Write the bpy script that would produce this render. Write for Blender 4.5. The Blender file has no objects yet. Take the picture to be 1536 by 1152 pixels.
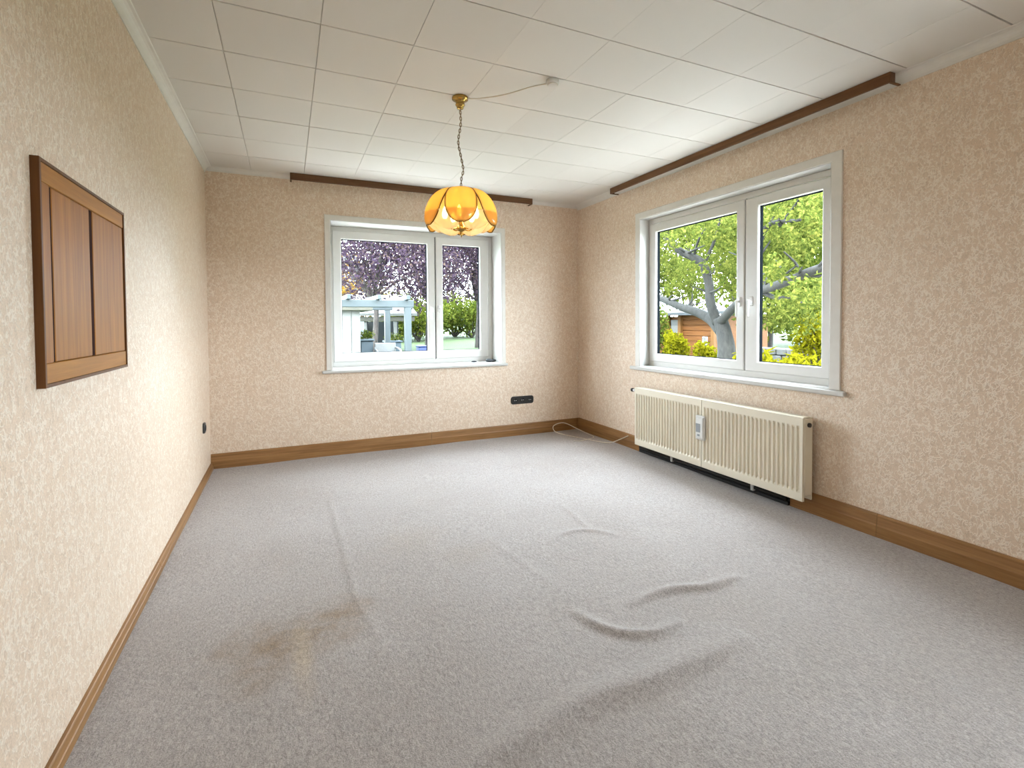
import bpy, math, random
import numpy as np
from mathutils import Vector, Matrix

scene = bpy.context.scene
COL = scene.collection
random.seed(7)
RNG = np.random.default_rng(7)

# ------------------------------------------------------------------ camera
FPX, YAW, PITCH, ROLL, CY, CAM_H = 744.26, 0.42559, 0.02603, -0.00618, 502.73, 1.212
_F = np.array([math.sin(YAW) * math.cos(PITCH), math.cos(YAW) * math.cos(PITCH), -math.sin(PITCH)])
_R0 = np.array([math.cos(YAW), -math.sin(YAW), 0.0])
_U0 = np.cross(_R0, _F)
_R = math.cos(ROLL) * _R0 + math.sin(ROLL) * _U0
_U = -math.sin(ROLL) * _R0 + math.cos(ROLL) * _U0
cam_data = bpy.data.cameras.new('camera')
cam_data.sensor_width = 36.0
cam_data.lens = FPX / 1536 * 36.0
cam_data.shift_y = -(576 - CY) / 1536
cam_data.clip_start = 0.02
cam = bpy.data.objects.new('camera', cam_data)
COL.objects.link(cam)
cam.matrix_world = Matrix(((_R[0], _U[0], -_F[0], 0), (_R[1], _U[1], -_F[1], 0), (_R[2], _U[2], -_F[2], CAM_H), (0, 0, 0, 1)))
scene.camera = cam

# ------------------------------------------------------------------ world, sun, exposure
world = bpy.data.worlds.new('sky')
scene.world = world
world.use_nodes = True
_bg = world.node_tree.nodes['Background']
_bg.inputs[0].default_value = (0.80, 0.90, 1.0, 1)      # bright hazy sky
_bg.inputs[1].default_value = 18.0
sun_data = bpy.data.lights.new('sun', 'SUN')
sun_data.energy = 5.0
sun_data.angle = math.radians(1.5)
sun_data.color = (1.0, 0.93, 0.80)
sun = bpy.data.objects.new('sun', sun_data)
COL.objects.link(sun)
sun.rotation_euler = Vector((0.62, 0.50, -0.62)).to_track_quat('-Z', 'Y').to_euler()
vs = scene.view_settings
vs.view_transform = 'Standard'
vs.look = 'None'
vs.exposure = 0.70
vs.gamma = 1.0
vs.use_curve_mapping = False
scene.cycles.max_bounces = 10
scene.cycles.diffuse_bounces = 6
scene.cycles.use_adaptive_sampling = True
scene.cycles.adaptive_threshold = 0.02
scene.cycles.glossy_bounces = 3
scene.cycles.transmission_bounces = 6
scene.cycles.transparent_max_bounces = 24
scene.cycles.sample_clamp_indirect = 8.0
scene.cycles.caustics_reflective = False
scene.cycles.caustics_refractive = False

# room dimensions (metres; camera above the origin)
XL, XR, D, YR, H = -0.599, 2.999, 4.808, -1.7, 2.515
WT = 0.34          # outer wall thickness

# ------------------------------------------------------------------ material helpers
def new_mat(name):
    m = bpy.data.materials.new(name)
    m.use_nodes = True
    nt = m.node_tree
    return m, nt, nt.nodes, nt.links, nt.nodes['Principled BSDF']

def ramp(nodes, stops, interp='LINEAR'):
    r = nodes.new('ShaderNodeValToRGB')
    r.color_ramp.interpolation = interp
    els = r.color_ramp.elements
    while len(els) < len(stops):
        els.new(0.5)
    for e, (p, c) in zip(els, stops):
        e.position = p
        e.color = (*c, 1) if len(c) == 3 else c
    return r

def noise(nodes, links, vec, scale, detail=2.0, rough=0.5, dist=0.0):
    n = nodes.new('ShaderNodeTexNoise')
    n.inputs['Scale'].default_value = scale
    n.inputs['Detail'].default_value = detail
    n.inputs['Roughness'].default_value = rough
    n.inputs['Distortion'].default_value = dist
    if vec is not None:
        links.new(vec, n.inputs['Vector'])
    return n

def obj_coords(nodes, links, scale=(1, 1, 1), loc=(0, 0, 0), rot=(0, 0, 0)):
    tc = nodes.new('ShaderNodeTexCoord')
    mp = nodes.new('ShaderNodeMapping')
    mp.inputs['Scale'].default_value = scale
    mp.inputs['Location'].default_value = loc
    mp.inputs['Rotation'].default_value = rot
    links.new(tc.outputs['Object'], mp.inputs['Vector'])
    return mp.outputs['Vector']

def math_node(nodes, links, op, a, b=None, clamp=False):
    n = nodes.new('ShaderNodeMath')
    n.operation = op
    n.use_clamp = clamp
    for i, v in enumerate((a, b)):
        if v is None:
            continue
        if isinstance(v, (int, float)):
            n.inputs[i].default_value = v
        else:
            links.new(v, n.inputs[i])
    return n.outputs[0]

def mix_col(nodes, links, fac, a, b, mode='MIX'):
    n = nodes.new('ShaderNodeMix')
    n.data_type = 'RGBA'
    n.blend_type = mode
    for s, v in ((n.inputs[0], fac), (n.inputs[6], a), (n.inputs[7], b)):
        if isinstance(v, (int, float)):
            s.default_value = v
        elif isinstance(v, tuple):
            s.default_value = (*v, 1)
        else:
            links.new(v, s)
    return n.outputs[2]

def bump(nodes, links, bsdf, height, strength=0.3, dist=0.005):
    b = nodes.new('ShaderNodeBump')
    b.inputs['Strength'].default_value = strength
    b.inputs['Distance'].default_value = dist
    links.new(height, b.inputs['Height'])
    links.new(b.outputs['Normal'], bsdf.inputs['Normal'])

def plain(name, col, rough=0.5, metal=0.0, var=0.06, scale=20.0, spec=0.5):
    """A slightly uneven painted or plastic surface."""
    m, nt, N, L, b = new_mat(name)
    v = obj_coords(N, L)
    n = noise(N, L, v, scale, 3)
    r = ramp(N, [(0.3, tuple(c * (1 - var) for c in col)), (0.7, tuple(min(1, c * (1 + var)) for c in col))])
    L.new(n.outputs['Fac'], r.inputs[0])
    L.new(r.outputs[0], b.inputs['Base Color'])
    b.inputs['Roughness'].default_value = rough
    b.inputs['Metallic'].default_value = metal
    b.inputs['Specular IOR Level'].default_value = spec
    return m

def wood(name, dark, light, axis='Y', rough=0.4, gscale=1.0, spec=0.25):
    m, nt, N, L, b = new_mat(name)
    s = {'X': (0.6, 14, 14), 'Y': (14, 0.6, 14), 'Z': (14, 14, 0.6)}[axis]
    v = obj_coords(N, L, tuple(c * gscale for c in s))
    n1 = noise(N, L, v, 2.2, 5, 0.6, 0.8)
    v2 = obj_coords(N, L, tuple(c * gscale * 4 for c in s))
    n2 = noise(N, L, v2, 3.0, 3, 0.6)
    f = math_node(N, L, 'ADD', math_node(N, L, 'MULTIPLY', n1.outputs['Fac'], 0.7), math_node(N, L, 'MULTIPLY', n2.outputs['Fac'], 0.3))
    mid = tuple((a + c) / 2 for a, c in zip(dark, light))
    r = ramp(N, [(0.34, dark), (0.5, mid), (0.66, light)])
    L.new(f, r.inputs[0])
    L.new(r.outputs[0], b.inputs['Base Color'])
    b.inputs['Roughness'].default_value = rough
    b.inputs['Specular IOR Level'].default_value = spec
    bump(N, L, b, n2.outputs['Fac'], 0.12, 0.002)
    return m

def wallpaper():
    m, nt, N, L, b = new_mat('wallpaper')
    v = obj_coords(N, L)
    va = obj_coords(N, L, (1, 1, 0.72))
    vb = obj_coords(N, L, (1.3, 1.3, 1.0), (3.1, 7.7, 1.9), (0.5, 0.4, 0.6))
    def strokes(vec, scale, width, breakup):
        n = noise(N, L, vec, scale, 1.6, 0.55, 0.35)
        d = math_node(N, L, 'ABSOLUTE', math_node(N, L, 'SUBTRACT', n.outputs['Fac'], 0.5))
        line = ramp(N, [(0.0, (1, 1, 1)), (width, (0, 0, 0))])
        L.new(d, line.inputs[0])
        k = noise(N, L, vec, scale * 0.9, 1.0)
        brk = ramp(N, [(breakup, (0, 0, 0)), (breakup + 0.07, (1, 1, 1))])
        L.new(k.outputs['Fac'], brk.inputs[0])
        return math_node(N, L, 'MULTIPLY', line.outputs[0], brk.outputs[0])
    s1 = strokes(va, 38, 0.06, 0.40)
    s2 = strokes(vb, 31, 0.05, 0.44)
    s3 = strokes(obj_coords(N, L, (1, 1, 0.6), (9.3, 2.2, 5.5)), 52, 0.06, 0.46)
    light = math_node(N, L, 'MAXIMUM', s1, s2)
    big = noise(N, L, v, 1.3, 3)
    cloud = ramp(N, [(0.3, (0.665, 0.508, 0.378)), (0.7, (0.700, 0.548, 0.418))])
    L.new(big.outputs['Fac'], cloud.inputs[0])
    c1 = mix_col(N, L, math_node(N, L, 'MULTIPLY', s3, 0.75), cloud.outputs[0], (0.56, 0.415, 0.30))
    c2 = mix_col(N, L, math_node(N, L, 'MULTIPLY', light, 0.78), c1, (0.83, 0.735, 0.625))
    fine = noise(N, L, v, 260, 2)
    fr = ramp(N, [(0.3, (0.88, 0.88, 0.88)), (0.7, (1.09, 1.09, 1.09))])
    L.new(fine.outputs['Fac'], fr.inputs[0])
    c3 = mix_col(N, L, 1.0, c2, fr.outputs[0], 'MULTIPLY')
    L.new(c3, b.inputs['Base Color'])
    b.inputs['Roughness'].default_value = 0.52
    b.inputs['Specular IOR Level'].default_value = 0.55
    h = math_node(N, L, 'ADD', light, math_node(N, L, 'MULTIPLY', fine.outputs['Fac'], 0.35))
    bump(N, L, b, h, 0.35, 0.003)
    return m

def carpet_mat():
    m, nt, N, L, b = new_mat('carpet_pile')
    v = obj_coords(N, L)
    fine = noise(N, L, v, 230, 3, 0.7)
    vs_ = obj_coords(N, L, (1.0, 0.45, 1), (0, 0, 0), (0, 0, 0.5))
    streak = noise(N, L, vs_, 120, 3, 0.6, 0.6)
    mid = noise(N, L, v, 11, 4, 0.6)
    big = noise(N, L, v, 1.5, 4, 0.55)
    base = ramp(N, [(0.3, (0.308, 0.266, 0.246)), (0.7, (0.352, 0.314, 0.297))])
    L.new(big.outputs['Fac'], base.inputs[0])
    # traffic soiling, a little browner and darker in loose patches
    soil = ramp(N, [(0.50, (0, 0, 0)), (0.68, (1, 1, 1))])
    big2 = noise(N, L, obj_coords(N, L, (1, 1, 1), (4.3, 1.1, 0)), 1.1, 5, 0.6)
    L.new(big2.outputs['Fac'], soil.inputs[0])
    c = mix_col(N, L, math_node(N, L, 'MULTIPLY', soil.outputs[0], 0.35), base.outputs[0], (0.30, 0.255, 0.225))
    # spilled brown stains: distance from a spot, edge broken by noise
    def spot(cx, cy, rx, ry, lo=0.62, hi=1.05):
        p = obj_coords(N, L, (1 / rx, 1 / ry, 0), (-cx / rx, -cy / ry, 0))
        ln = N.new('ShaderNodeVectorMath'); ln.operation = 'LENGTH'
        L.new(p, ln.inputs[0])
        wob = math_node(N, L, 'MULTIPLY', math_node(N, L, 'SUBTRACT', edge.outputs['Fac'], 0.5), 1.5)
        r = ramp(N, [(lo * 0.5, (1, 1, 1)), (hi * 0.5, (0, 0, 0))])
        L.new(math_node(N, L, 'MULTIPLY', math_node(N, L, 'ADD', ln.outputs['Value'], wob), 0.5), r.inputs[0])
        return r.outputs[0]
    edge = noise(N, L, v, 7, 4, 0.6)
    stain = math_node(N, L, 'MAXIMUM', spot(0.00, 2.06, 0.27, 0.17, 0.3, 1.2), spot(0.17, 2.17, 0.20, 0.13, 0.2, 1.1))
    stain = math_node(N, L, 'MAXIMUM', stain, math_node(N, L, 'MULTIPLY', spot(-0.12, 1.92, 0.13, 0.16, 0.2, 1.1), 0.7))
    blot = ramp(N, [(0.35, (0.35, 0.35, 0.35)), (0.65, (1, 1, 1))])
    L.new(mid.outputs['Fac'], blot.inputs[0])
    stain = math_node(N, L, 'MULTIPLY', stain, blot.outputs[0])
    c = mix_col(N, L, math_node(N, L, 'MULTIPLY', stain, 0.85), c, (0.215, 0.135, 0.072))
    pale = spot(0.035, 1.93, 0.045, 0.22, 0.3, 1.2)
    c = mix_col(N, L, math_node(N, L, 'MULTIPLY', pale, 0.55), c, (0.42, 0.335, 0.245))
    faint = math_node(N, L, 'MAXIMUM', spot(0.62, 2.75, 0.22, 0.22, 0.2, 1.2), spot(0.85, 2.45, 0.18, 0.12, 0.2, 1.2))
    c = mix_col(N, L, math_node(N, L, 'MULTIPLY', faint, 0.32), c, (0.30, 0.24, 0.19))
    sp = ramp(N, [(0.36, (0.58, 0.57, 0.56)), (0.5, (0.97, 0.97, 0.97)), (0.64, (1.38, 1.38, 1.39))])
    mx = math_node(N, L, 'ADD', math_node(N, L, 'MULTIPLY', fine.outputs['Fac'], 0.55), math_node(N, L, 'MULTIPLY', streak.outputs['Fac'], 0.45))
    L.new(mx, sp.inputs[0])
    c = mix_col(N, L, 1.0, c, sp.outputs[0], 'MULTIPLY')
    L.new(c, b.inputs['Base Color'])
    b.inputs['Roughness'].default_value = 0.95
    b.inputs['Specular IOR Level'].default_value = 0.1
    b.inputs['Sheen Weight'].default_value = 0.25
    b.inputs['Sheen Roughness'].default_value = 0.6
    bump(N, L, b, mx, 0.75, 0.006)
    return m

def tile_mat():
    m, nt, N, L, b = new_mat('ceiling_tile_foam')
    v = obj_coords(N, L)
    n = noise(N, L, v, 120, 4, 0.7, 1.5)
    oi = N.new('ShaderNodeObjectInfo')
    r = ramp(N, [(0.0, (0.655, 0.628, 0.59)), (1.0, (0.69, 0.665, 0.625))])
    L.new(oi.outputs['Random'], r.inputs[0])
    L.new(r.outputs[0], b.inputs['Base Color'])
    b.inputs['Roughness'].default_value = 0.75
    bump(N, L, b, n.outputs['Fac'], 0.35, 0.002)
    return m

def pane_mat():
    m, nt, N, L, b = new_mat('window_glass')
    N.remove(b)
    nz = noise(N, L, obj_coords(N, L), 2.0, 1)
    r = ramp(N, [(0.3, (0.95, 0.975, 0.97)), (0.7, (0.965, 0.98, 0.975))])
    L.new(nz.outputs['Fac'], r.inputs[0])
    tr = N.new('ShaderNodeBsdfTransparent')
    L.new(r.outputs[0], tr.inputs[0])
    L.new(tr.outputs[0], N['Material Output'].inputs[0])
    return m

def shade_glass(name, tint, diff, transp):
    """Pressed lamp glass: partly clear, partly milky."""
    m, nt, N, L, b = new_mat(name)
    N.remove(b)
    v = obj_coords(N, L)
    n = noise(N, L, v, 60, 3, 0.6, 1.0)
    r = ramp(N, [(0.3, tuple(c * 0.82 for c in tint)), (0.7, tint)])
    L.new(n.outputs['Fac'], r.inputs[0])
    tr = N.new('ShaderNodeBsdfTransparent'); L.new(r.outputs[0], tr.inputs[0])
    tl = N.new('ShaderNodeBsdfTranslucent'); tl.inputs[0].default_value = (*diff, 1)
    df = N.new('ShaderNodeBsdfDiffuse'); df.inputs[0].default_value = (*diff, 1)
    gl = N.new('ShaderNodeBsdfGlossy'); gl.inputs['Roughness'].default_value = 0.12
    m1 = N.new('ShaderNodeMixShader'); m1.inputs[0].default_value = 0.4
    L.new(tl.outputs[0], m1.inputs[1]); L.new(df.outputs[0], m1.inputs[2])
    m2 = N.new('ShaderNodeMixShader'); m2.inputs[0].default_value = transp
    L.new(m1.outputs[0], m2.inputs[1]); L.new(tr.outputs[0], m2.inputs[2])
    m3 = N.new('ShaderNodeMixShader'); m3.inputs[0].default_value = 0.06
    L.new(m2.outputs[0], m3.inputs[1]); L.new(gl.outputs[0], m3.inputs[2])
    L.new(m3.outputs[0], N['Material Output'].inputs[0])
    return m

def leaf_mat(name, c0, c1, c2):
    m, nt, N, L, b = new_mat(name)
    N.remove(b)
    n = noise(N, L, obj_coords(N, L), 13.0, 5, 0.75)
    r = ramp(N, [(0.40, c0), (0.52, c1), (0.62, c2)])
    L.new(n.outputs['Fac'], r.inputs[0])
    df = N.new('ShaderNodeBsdfDiffuse'); L.new(r.outputs[0], df.inputs[0])
    tl = N.new('ShaderNodeBsdfTranslucent'); L.new(r.outputs[0], tl.inputs[0])
    mx = N.new('ShaderNodeMixShader'); mx.inputs[0].default_value = 0.45
    L.new(df.outputs[0], mx.inputs[1]); L.new(tl.outputs[0], mx.inputs[2])
    L.new(mx.outputs[0], N['Material Output'].inputs[0])
    return m

def bark_mat(name, dark, light):
    m, nt, N, L, b = new_mat(name)
    v = obj_coords(N, L, (1, 1, 0.35))
    n = noise(N, L, v, 14, 6, 0.7, 0.6)
    r = ramp(N, [(0.35, dark), (0.65, light)])
    L.new(n.outputs['Fac'], r.inputs[0])
    L.new(r.outputs[0], b.inputs['Base Color'])
    b.inputs['Roughness'].default_value = 0.9
    bump(N, L, b, n.outputs['Fac'], 0.35, 0.02)
    return m

def emit_mat(name, col, strength):
    m, nt, N, L, b = new_mat(name)
    N.remove(b)
    e = N.new('ShaderNodeEmission')
    e.inputs[0].default_value = (*col, 1)
    e.inputs[1].default_value = strength
    L.new(e.outputs[0], N['Material Output'].inputs[0])
    return m

M = {}
M['wallpaper'] = wallpaper()
M['carpet'] = carpet_mat()
M['tile'] = tile_mat()
M['ceiling'] = plain('ceiling_joint', (0.52, 0.47, 0.41), 0.9)
M['white_trim'] = plain('white_painted_trim', (0.68, 0.655, 0.615), 0.45, var=0.03)
M['upvc'] = plain('white_window_plastic', (0.69, 0.675, 0.65), 0.3, var=0.015)
M['sill'] = plain('white_sill', (0.56, 0.55, 0.53), 0.35, var=0.03)
M['gasket'] = plain('dark_rubber_gasket', (0.008, 0.010, 0.012), 1.0, spec=0.0)
M['glass'] = pane_mat()
M['metal_white'] = plain('white_handle', (0.74, 0.73, 0.72), 0.3)
M['base_wood_x'] = wood('baseboard_oak_x', (0.185, 0.088, 0.030), (0.335, 0.175, 0.068), 'X', 0.42)
M['base_wood_y'] = wood('baseboard_oak_y', (0.185, 0.088, 0.030), (0.335, 0.175, 0.068), 'Y', 0.42)
M['pelmet_x'] = wood('pelmet_walnut_x', (0.085, 0.038, 0.016), (0.16, 0.075, 0.032), 'X', 0.45)
M['pelmet_y'] = wood('pelmet_walnut_y', (0.105, 0.046, 0.018), (0.20, 0.095, 0.04), 'Y', 0.45)
M['hatch_z'] = wood('hatch_oak_upright', (0.235, 0.075, 0.005), (0.40, 0.155, 0.014), 'Z', 0.36)
M['hatch_y'] = wood('hatch_oak_across', (0.27, 0.098, 0.008), (0.43, 0.18, 0.020), 'Y', 0.36)
M['hatch_edge'] = wood('hatch_edge_stain', (0.085, 0.030, 0.008), (0.15, 0.058, 0.014), 'Z', 0.4)
M['hatch_dark'] = plain('hatch_groove', (0.030, 0.007, 0.004), 0.7, spec=0.05)
M['radiator'] = plain('radiator_enamel', (0.72, 0.66, 0.54), 0.35, var=0.03, scale=4)
M['radiator_in'] = plain('radiator_convector', (0.30, 0.27, 0.22), 0.6)
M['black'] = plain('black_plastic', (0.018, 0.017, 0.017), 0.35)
M['black_in'] = plain('black_recess', (0.006, 0.006, 0.006), 0.5)
M['brass'] = plain('antique_brass', (0.42, 0.27, 0.075), 0.22, 1.0, var=0.15)
M['dark_brass'] = plain('dark_brass_rim', (0.17, 0.105, 0.03), 0.35, 1.0, var=0.15)
M['cable'] = plain('cream_cable', (0.66, 0.60, 0.50), 0.5)
M['grey_plastic'] = plain('grey_white_plastic', (0.66, 0.66, 0.65), 0.4)
M['lcd'] = plain('grey_display', (0.28, 0.30, 0.32), 0.2)
M['amber'] = shade_glass('amber_lamp_glass', (1.0, 0.79, 0.36), (0.95, 0.70, 0.27), 0.38)
M['clear'] = shade_glass('pale_lamp_glass', (1.0, 0.90, 0.74), (0.86, 0.76, 0.60), 0.46)
M['bulb'] = emit_mat('warm_bulb', (1.0, 0.76, 0.40), 30.0)

# ------------------------------------------------------------------ geometry helpers
class MB:
    """Collects vertices and faces; build() links them as one mesh object."""
    def __init__(self):
        self.v, self.f, self.s = [], [], []
    def add(self, verts, faces, smooth=False):
        o = len(self.v)
        self.v += [tuple(map(float, p)) for p in verts]
        self.f += [tuple(i + o for i in f) for f in faces]
        self.s += [smooth] * len(faces)
        return self
    def box(self, x0, x1, y0, y1, z0, z1):
        v = [(x, y, z) for x in (x0, x1) for y in (y0, y1) for z in (z0, z1)]
        return self.add(v, [(0, 1, 3, 2), (4, 6, 7, 5), (0, 4, 5, 1), (2, 3, 7, 6), (0, 2, 6, 4), (1, 5, 7, 3)])
    def cbox(self, x0, x1, y0, y1, z0, z1, c=0.003):
        """Box with all twelve edges chamfered."""
        lo, hi = np.array([x0, y0, z0]), np.array([x1, y1, z1])
        c = min(c, *(0.45 * (hi - lo)))
        pts = {}
        vs = []
        for sx in (0, 1):
            for sy in (0, 1):
                for sz in (0, 1):
                    s = np.array([sx, sy, sz])
                    cor = lo + s * (hi - lo)
                    inn = np.where(s == 0, c, -c)
                    for a in range(3):
                        p = cor + inn
                        p[a] = cor[a]
                        pts[(sx, sy, sz, a)] = len(vs)
                        vs.append(tuple(p))
        fs = []
        for a in range(3):
            o1, o2 = [(1, 2), (2, 0), (0, 1)][a]
            for s in (0, 1):
                q = []
                for b1, b2 in ((0, 0), (1, 0), (1, 1), (0, 1)):
                    k = [0, 0, 0]; k[a] = s; k[o1] = b1; k[o2] = b2
                    q.append(pts[(*k, a)])
                fs.append(tuple(q if s else q[::-1]))
        for a in range(3):                      # edges along axis a
            o1, o2 = [(1, 2), (2, 0), (0, 1)][a]
            for b1 in (0, 1):
                for b2 in (0, 1):
                    k0 = [0, 0, 0]; k0[o1] = b1; k0[o2] = b2
                    k1 = list(k0); k1[a] = 1
                    q = [pts[(*k0, o1)], pts[(*k1, o1)], pts[(*k1, o2)], pts[(*k0, o2)]]
                    fs.append(tuple(q if b1 == b2 else q[::-1]))
        for sx in (0, 1):
            for sy in (0, 1):
                for sz in (0, 1):
                    q = [pts[(sx, sy, sz, a)] for a in range(3)]
                    fs.append(tuple(q if (sx + sy + sz) % 2 else q[::-1]))
        return self.add(vs, fs)
    def prism(self, prof, path_dir, length, origin, u, w):
        """Extrude a closed profile [(a,b)] (axes u, w) along path_dir."""
        o, d, u, w = map(np.array, (origin, path_dir, u, w))
        n = len(prof)
        v = [o + a * u + b * w for a, b in prof] + [o + a * u + b * w + d * length for a, b in prof]
        f = [(i, (i + 1) % n, n + (i + 1) % n, n + i) for i in range(n)]
        f += [tuple(range(n))[::-1], tuple(range(n, 2 * n))]
        return self.add(v, f)
    def tube(self, pts, rad, seg=8, smooth=True, cap=True):
        P = [np.array(p, float) for p in pts]
        R = rad if hasattr(rad, '__len__') else [rad] * len(P)
        v, f = [], []
        prev = None
        for i, p in enumerate(P):
            t = P[min(i + 1, len(P) - 1)] - P[max(i - 1, 0)]
            t = t / (np.linalg.norm(t) + 1e-12)
            if prev is None:
                a = np.array([0, 0, 1.0]) if abs(t[2]) < 0.9 else np.array([1.0, 0, 0])
                n = np.cross(t, a)
            else:
                n = prev - t * (prev @ t)
            n /= np.linalg.norm(n) + 1e-12
            prev = n
            b = np.cross(t, n)
            for k in range(seg):
                an = 2 * math.pi * k / seg
                v.append(p + R[i] * (math.cos(an) * n + math.sin(an) * b))
        for i in range(len(P) - 1):
            for k in range(seg):
                k2 = (k + 1) % seg
                f.append((i * seg + k, i * seg + k2, (i + 1) * seg + k2, (i + 1) * seg + k))
        if cap:
            f.append(tuple(range(seg))[::-1])
            f.append(tuple(range((len(P) - 1) * seg, len(P) * seg)))
        return self.add(v, f, smooth)
    def lathe(self, prof, seg=24, centre=(0, 0, 0), smooth=True, axis='Z'):
        c = np.array(centre, float)
        v, f = [], []
        for r, z in prof:
            for k in range(seg):
                a = 2 * math.pi * k / seg
                q = (r * math.cos(a), r * math.sin(a), z)
                if axis == 'Y':
                    q = (q[0], -q[2], q[1])
                elif axis == 'X':
                    q = (q[2], q[0], q[1])
                v.append(c + np.array(q))
        for i in range(len(prof) - 1):
            for k in range(seg):
                k2 = (k + 1) % seg
                f.append((i * seg + k, i * seg + k2, (i + 1) * seg + k2, (i + 1) * seg + k))
        f.append(tuple(range(seg))[::-1])
        f.append(tuple(range((len(prof) - 1) * seg, len(prof) * seg)))
        return self.add(v, f, smooth)
    def build(self, name, mat, parent=None, kind=None):
        me = bpy.data.meshes.new(name)
        me.from_pydata(self.v, [], self.f)
        me.polygons.foreach_set('use_smooth', self.s)
        me.validate()
        me.update()
        return link(name, me, mat, parent, kind)

def link(name, me, mat, parent=None, kind=None):
    if mat is not None and not me.materials:
        me.materials.append(mat)
    o = bpy.data.objects.new(name, me)
    COL.objects.link(o)
    if parent is not None:
        o.parent = parent
        # children keep world coordinates: cancel the parent's transform
        o.matrix_parent_inverse = world_of(parent).inverted()
    if kind:
        o['kind'] = kind
    return o

def world_of(o):
    m = o.matrix_basis.copy()
    if o.parent is not None:
        m = world_of(o.parent) @ o.matrix_parent_inverse @ m
    return m

def empty(name, loc, kind=None):
    o = bpy.data.objects.new(name, None)
    o.empty_display_size = 0.05
    o.location = loc
    COL.objects.link(o)
    if kind:
        o['kind'] = kind
    return o

def tag(o, label, cat, group=None):
    o['label'] = label
    o['category'] = cat
    if group:
        o['group'] = group
    return o

def smooth_path(pts, n=8):
    """Catmull-Rom through pts."""
    P = [np.array(p, float) for p in pts]
    P = [2 * P[0] - P[1]] + P + [2 * P[-1] - P[-2]]
    out = []
    for i in range(1, len(P) - 2):
        for k in range(n):
            t = k / n
            out.append(0.5 * ((2 * P[i]) + (P[i + 1] - P[i - 1]) * t + (2 * P[i - 1] - 5 * P[i] + 4 * P[i + 1] - P[i + 2]) * t * t
                              + (3 * P[i] - P[i - 1] - 3 * P[i + 1] + P[i + 2]) * t ** 3))
    out.append(P[-2])
    return out

def ray(px, py):
    return (px - 768) / FPX * _R - (py - CY) / FPX * _U + _F
def at_y(px, py, y):
    d = ray(px, py); return d * (y / d[1]) + np.array([0, 0, CAM_H])
def at_x(px, py, x):
    d = ray(px, py); return d * (x / d[0]) + np.array([0, 0, CAM_H])

# ================================================================== THE ROOM
def wall_mesh(name, a0, a1, hole, plane, thick, axis, z0=-0.4, z1=H + 0.35):
    """Wall along axis ('X' or 'Y') at coordinate plane, growing by thick, with an optional hole (a,b,z,z)."""
    mb = MB()
    def P(a, t, z):
        return (a, plane + t, z) if axis == 'X' else (plane + t, a, z)
    if hole is None:
        v = [P(a, t, z) for t in (0, thick) for a in (a0, a1) for z in (z0, z1)]
        mb.add(v, [(0, 1, 3, 2), (4, 6, 7, 5), (0, 4, 5, 1), (2, 3, 7, 6), (0, 2, 6, 4), (1, 5, 7, 3)])
    else:
        h0, h1, hz0, hz1 = hole
        out = [(a0, z0), (a1, z0), (a1, z1), (a0, z1)]
        inn = [(h0, hz0), (h1, hz0), (h1, hz1), (h0, hz1)]
        v = [P(a, t, z) for t in (0, thick) for ring in (out, inn) for a, z in ring]
        f = []
        for i in range(4):
            j = (i + 1) % 4
            f.append((i, j, 4 + j, 4 + i))
            f.append((8 + j, 8 + i, 12 + i, 12 + j))
            f.append((8 + i, 8 + j, j, i))
            f.append((4 + i, 4 + j, 12 + j, 12 + i))
        mb.add(v, f)
    o = mb.build(name, M['wallpaper'])
    me = o.data
    import bmesh
    bm = bmesh.new(); bm.from_mesh(me)
    bmesh.ops.recalc_face_normals(bm, faces=bm.faces)
    bm.to_mesh(me); bm.free()
    o['kind'] = 'structure'
    return o

W1 = dict(a0=0.371, a1=2.060, z0=0.782, z1=2.150)         # opening in the back wall (x range)
W2 = dict(a0=1.940, a1=3.718, z0=0.792, z1=2.160)         # opening in the right wall (y range)
W_FILL = dict(a0=-1.60, a1=0.05, z0=0.90, z1=2.25)            # added unseen window in the right wall beside the camera, for fill daylight
wall_mesh('wall_back', XL - WT, XR + WT, (W1['a0'], W1['a1'], W1['z0'], W1['z1']), D, WT, 'X')
wall_right = wall_mesh('wall_right', 0.95, D, (W2['a0'], W2['a1'], W2['z0'], W2['z1']), XR, 0.185, 'Y')
wall_mesh('wall_right_rear', YR - WT, 0.95, (W_FILL['a0'], W_FILL['a1'], W_FILL['z0'], W_FILL['z1']), XR, 0.185, 'Y')
wall_mesh('wall_left', YR - WT, D, None, XL, -WT, 'Y')
wall_mesh('wall_front', XL, XR, None, YR, -WT, 'X')

# ---- carpeted floor with real wrinkles
def seg_dist(X, Y, pts):
    """Signed distance to a polyline, and the fraction along it."""
    best = np.full(X.shape, 1e9); frac = np.zeros_like(X); sgn = np.zeros_like(X)
    P = np.array(pts); ln = np.linalg.norm(np.diff(P, axis=0), axis=1); cum = np.concatenate([[0], np.cumsum(ln)])
    for i in range(len(P) - 1):
        a, b = P[i], P[i + 1]; d = b - a
        t = np.clip(((X - a[0]) * d[0] + (Y - a[1]) * d[1]) / (d @ d), 0, 1)
        dx, dy = X - (a[0] + t * d[0]), Y - (a[1] + t * d[1])
        r = np.hypot(dx, dy); k = r < best
        best = np.where(k, r, best); frac = np.where(k, (cum[i] + t * ln[i]) / cum[-1], frac)
        sgn = np.where(k, np.sign(d[0] * dy - d[1] * dx), sgn)
    return best * sgn, frac

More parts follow.
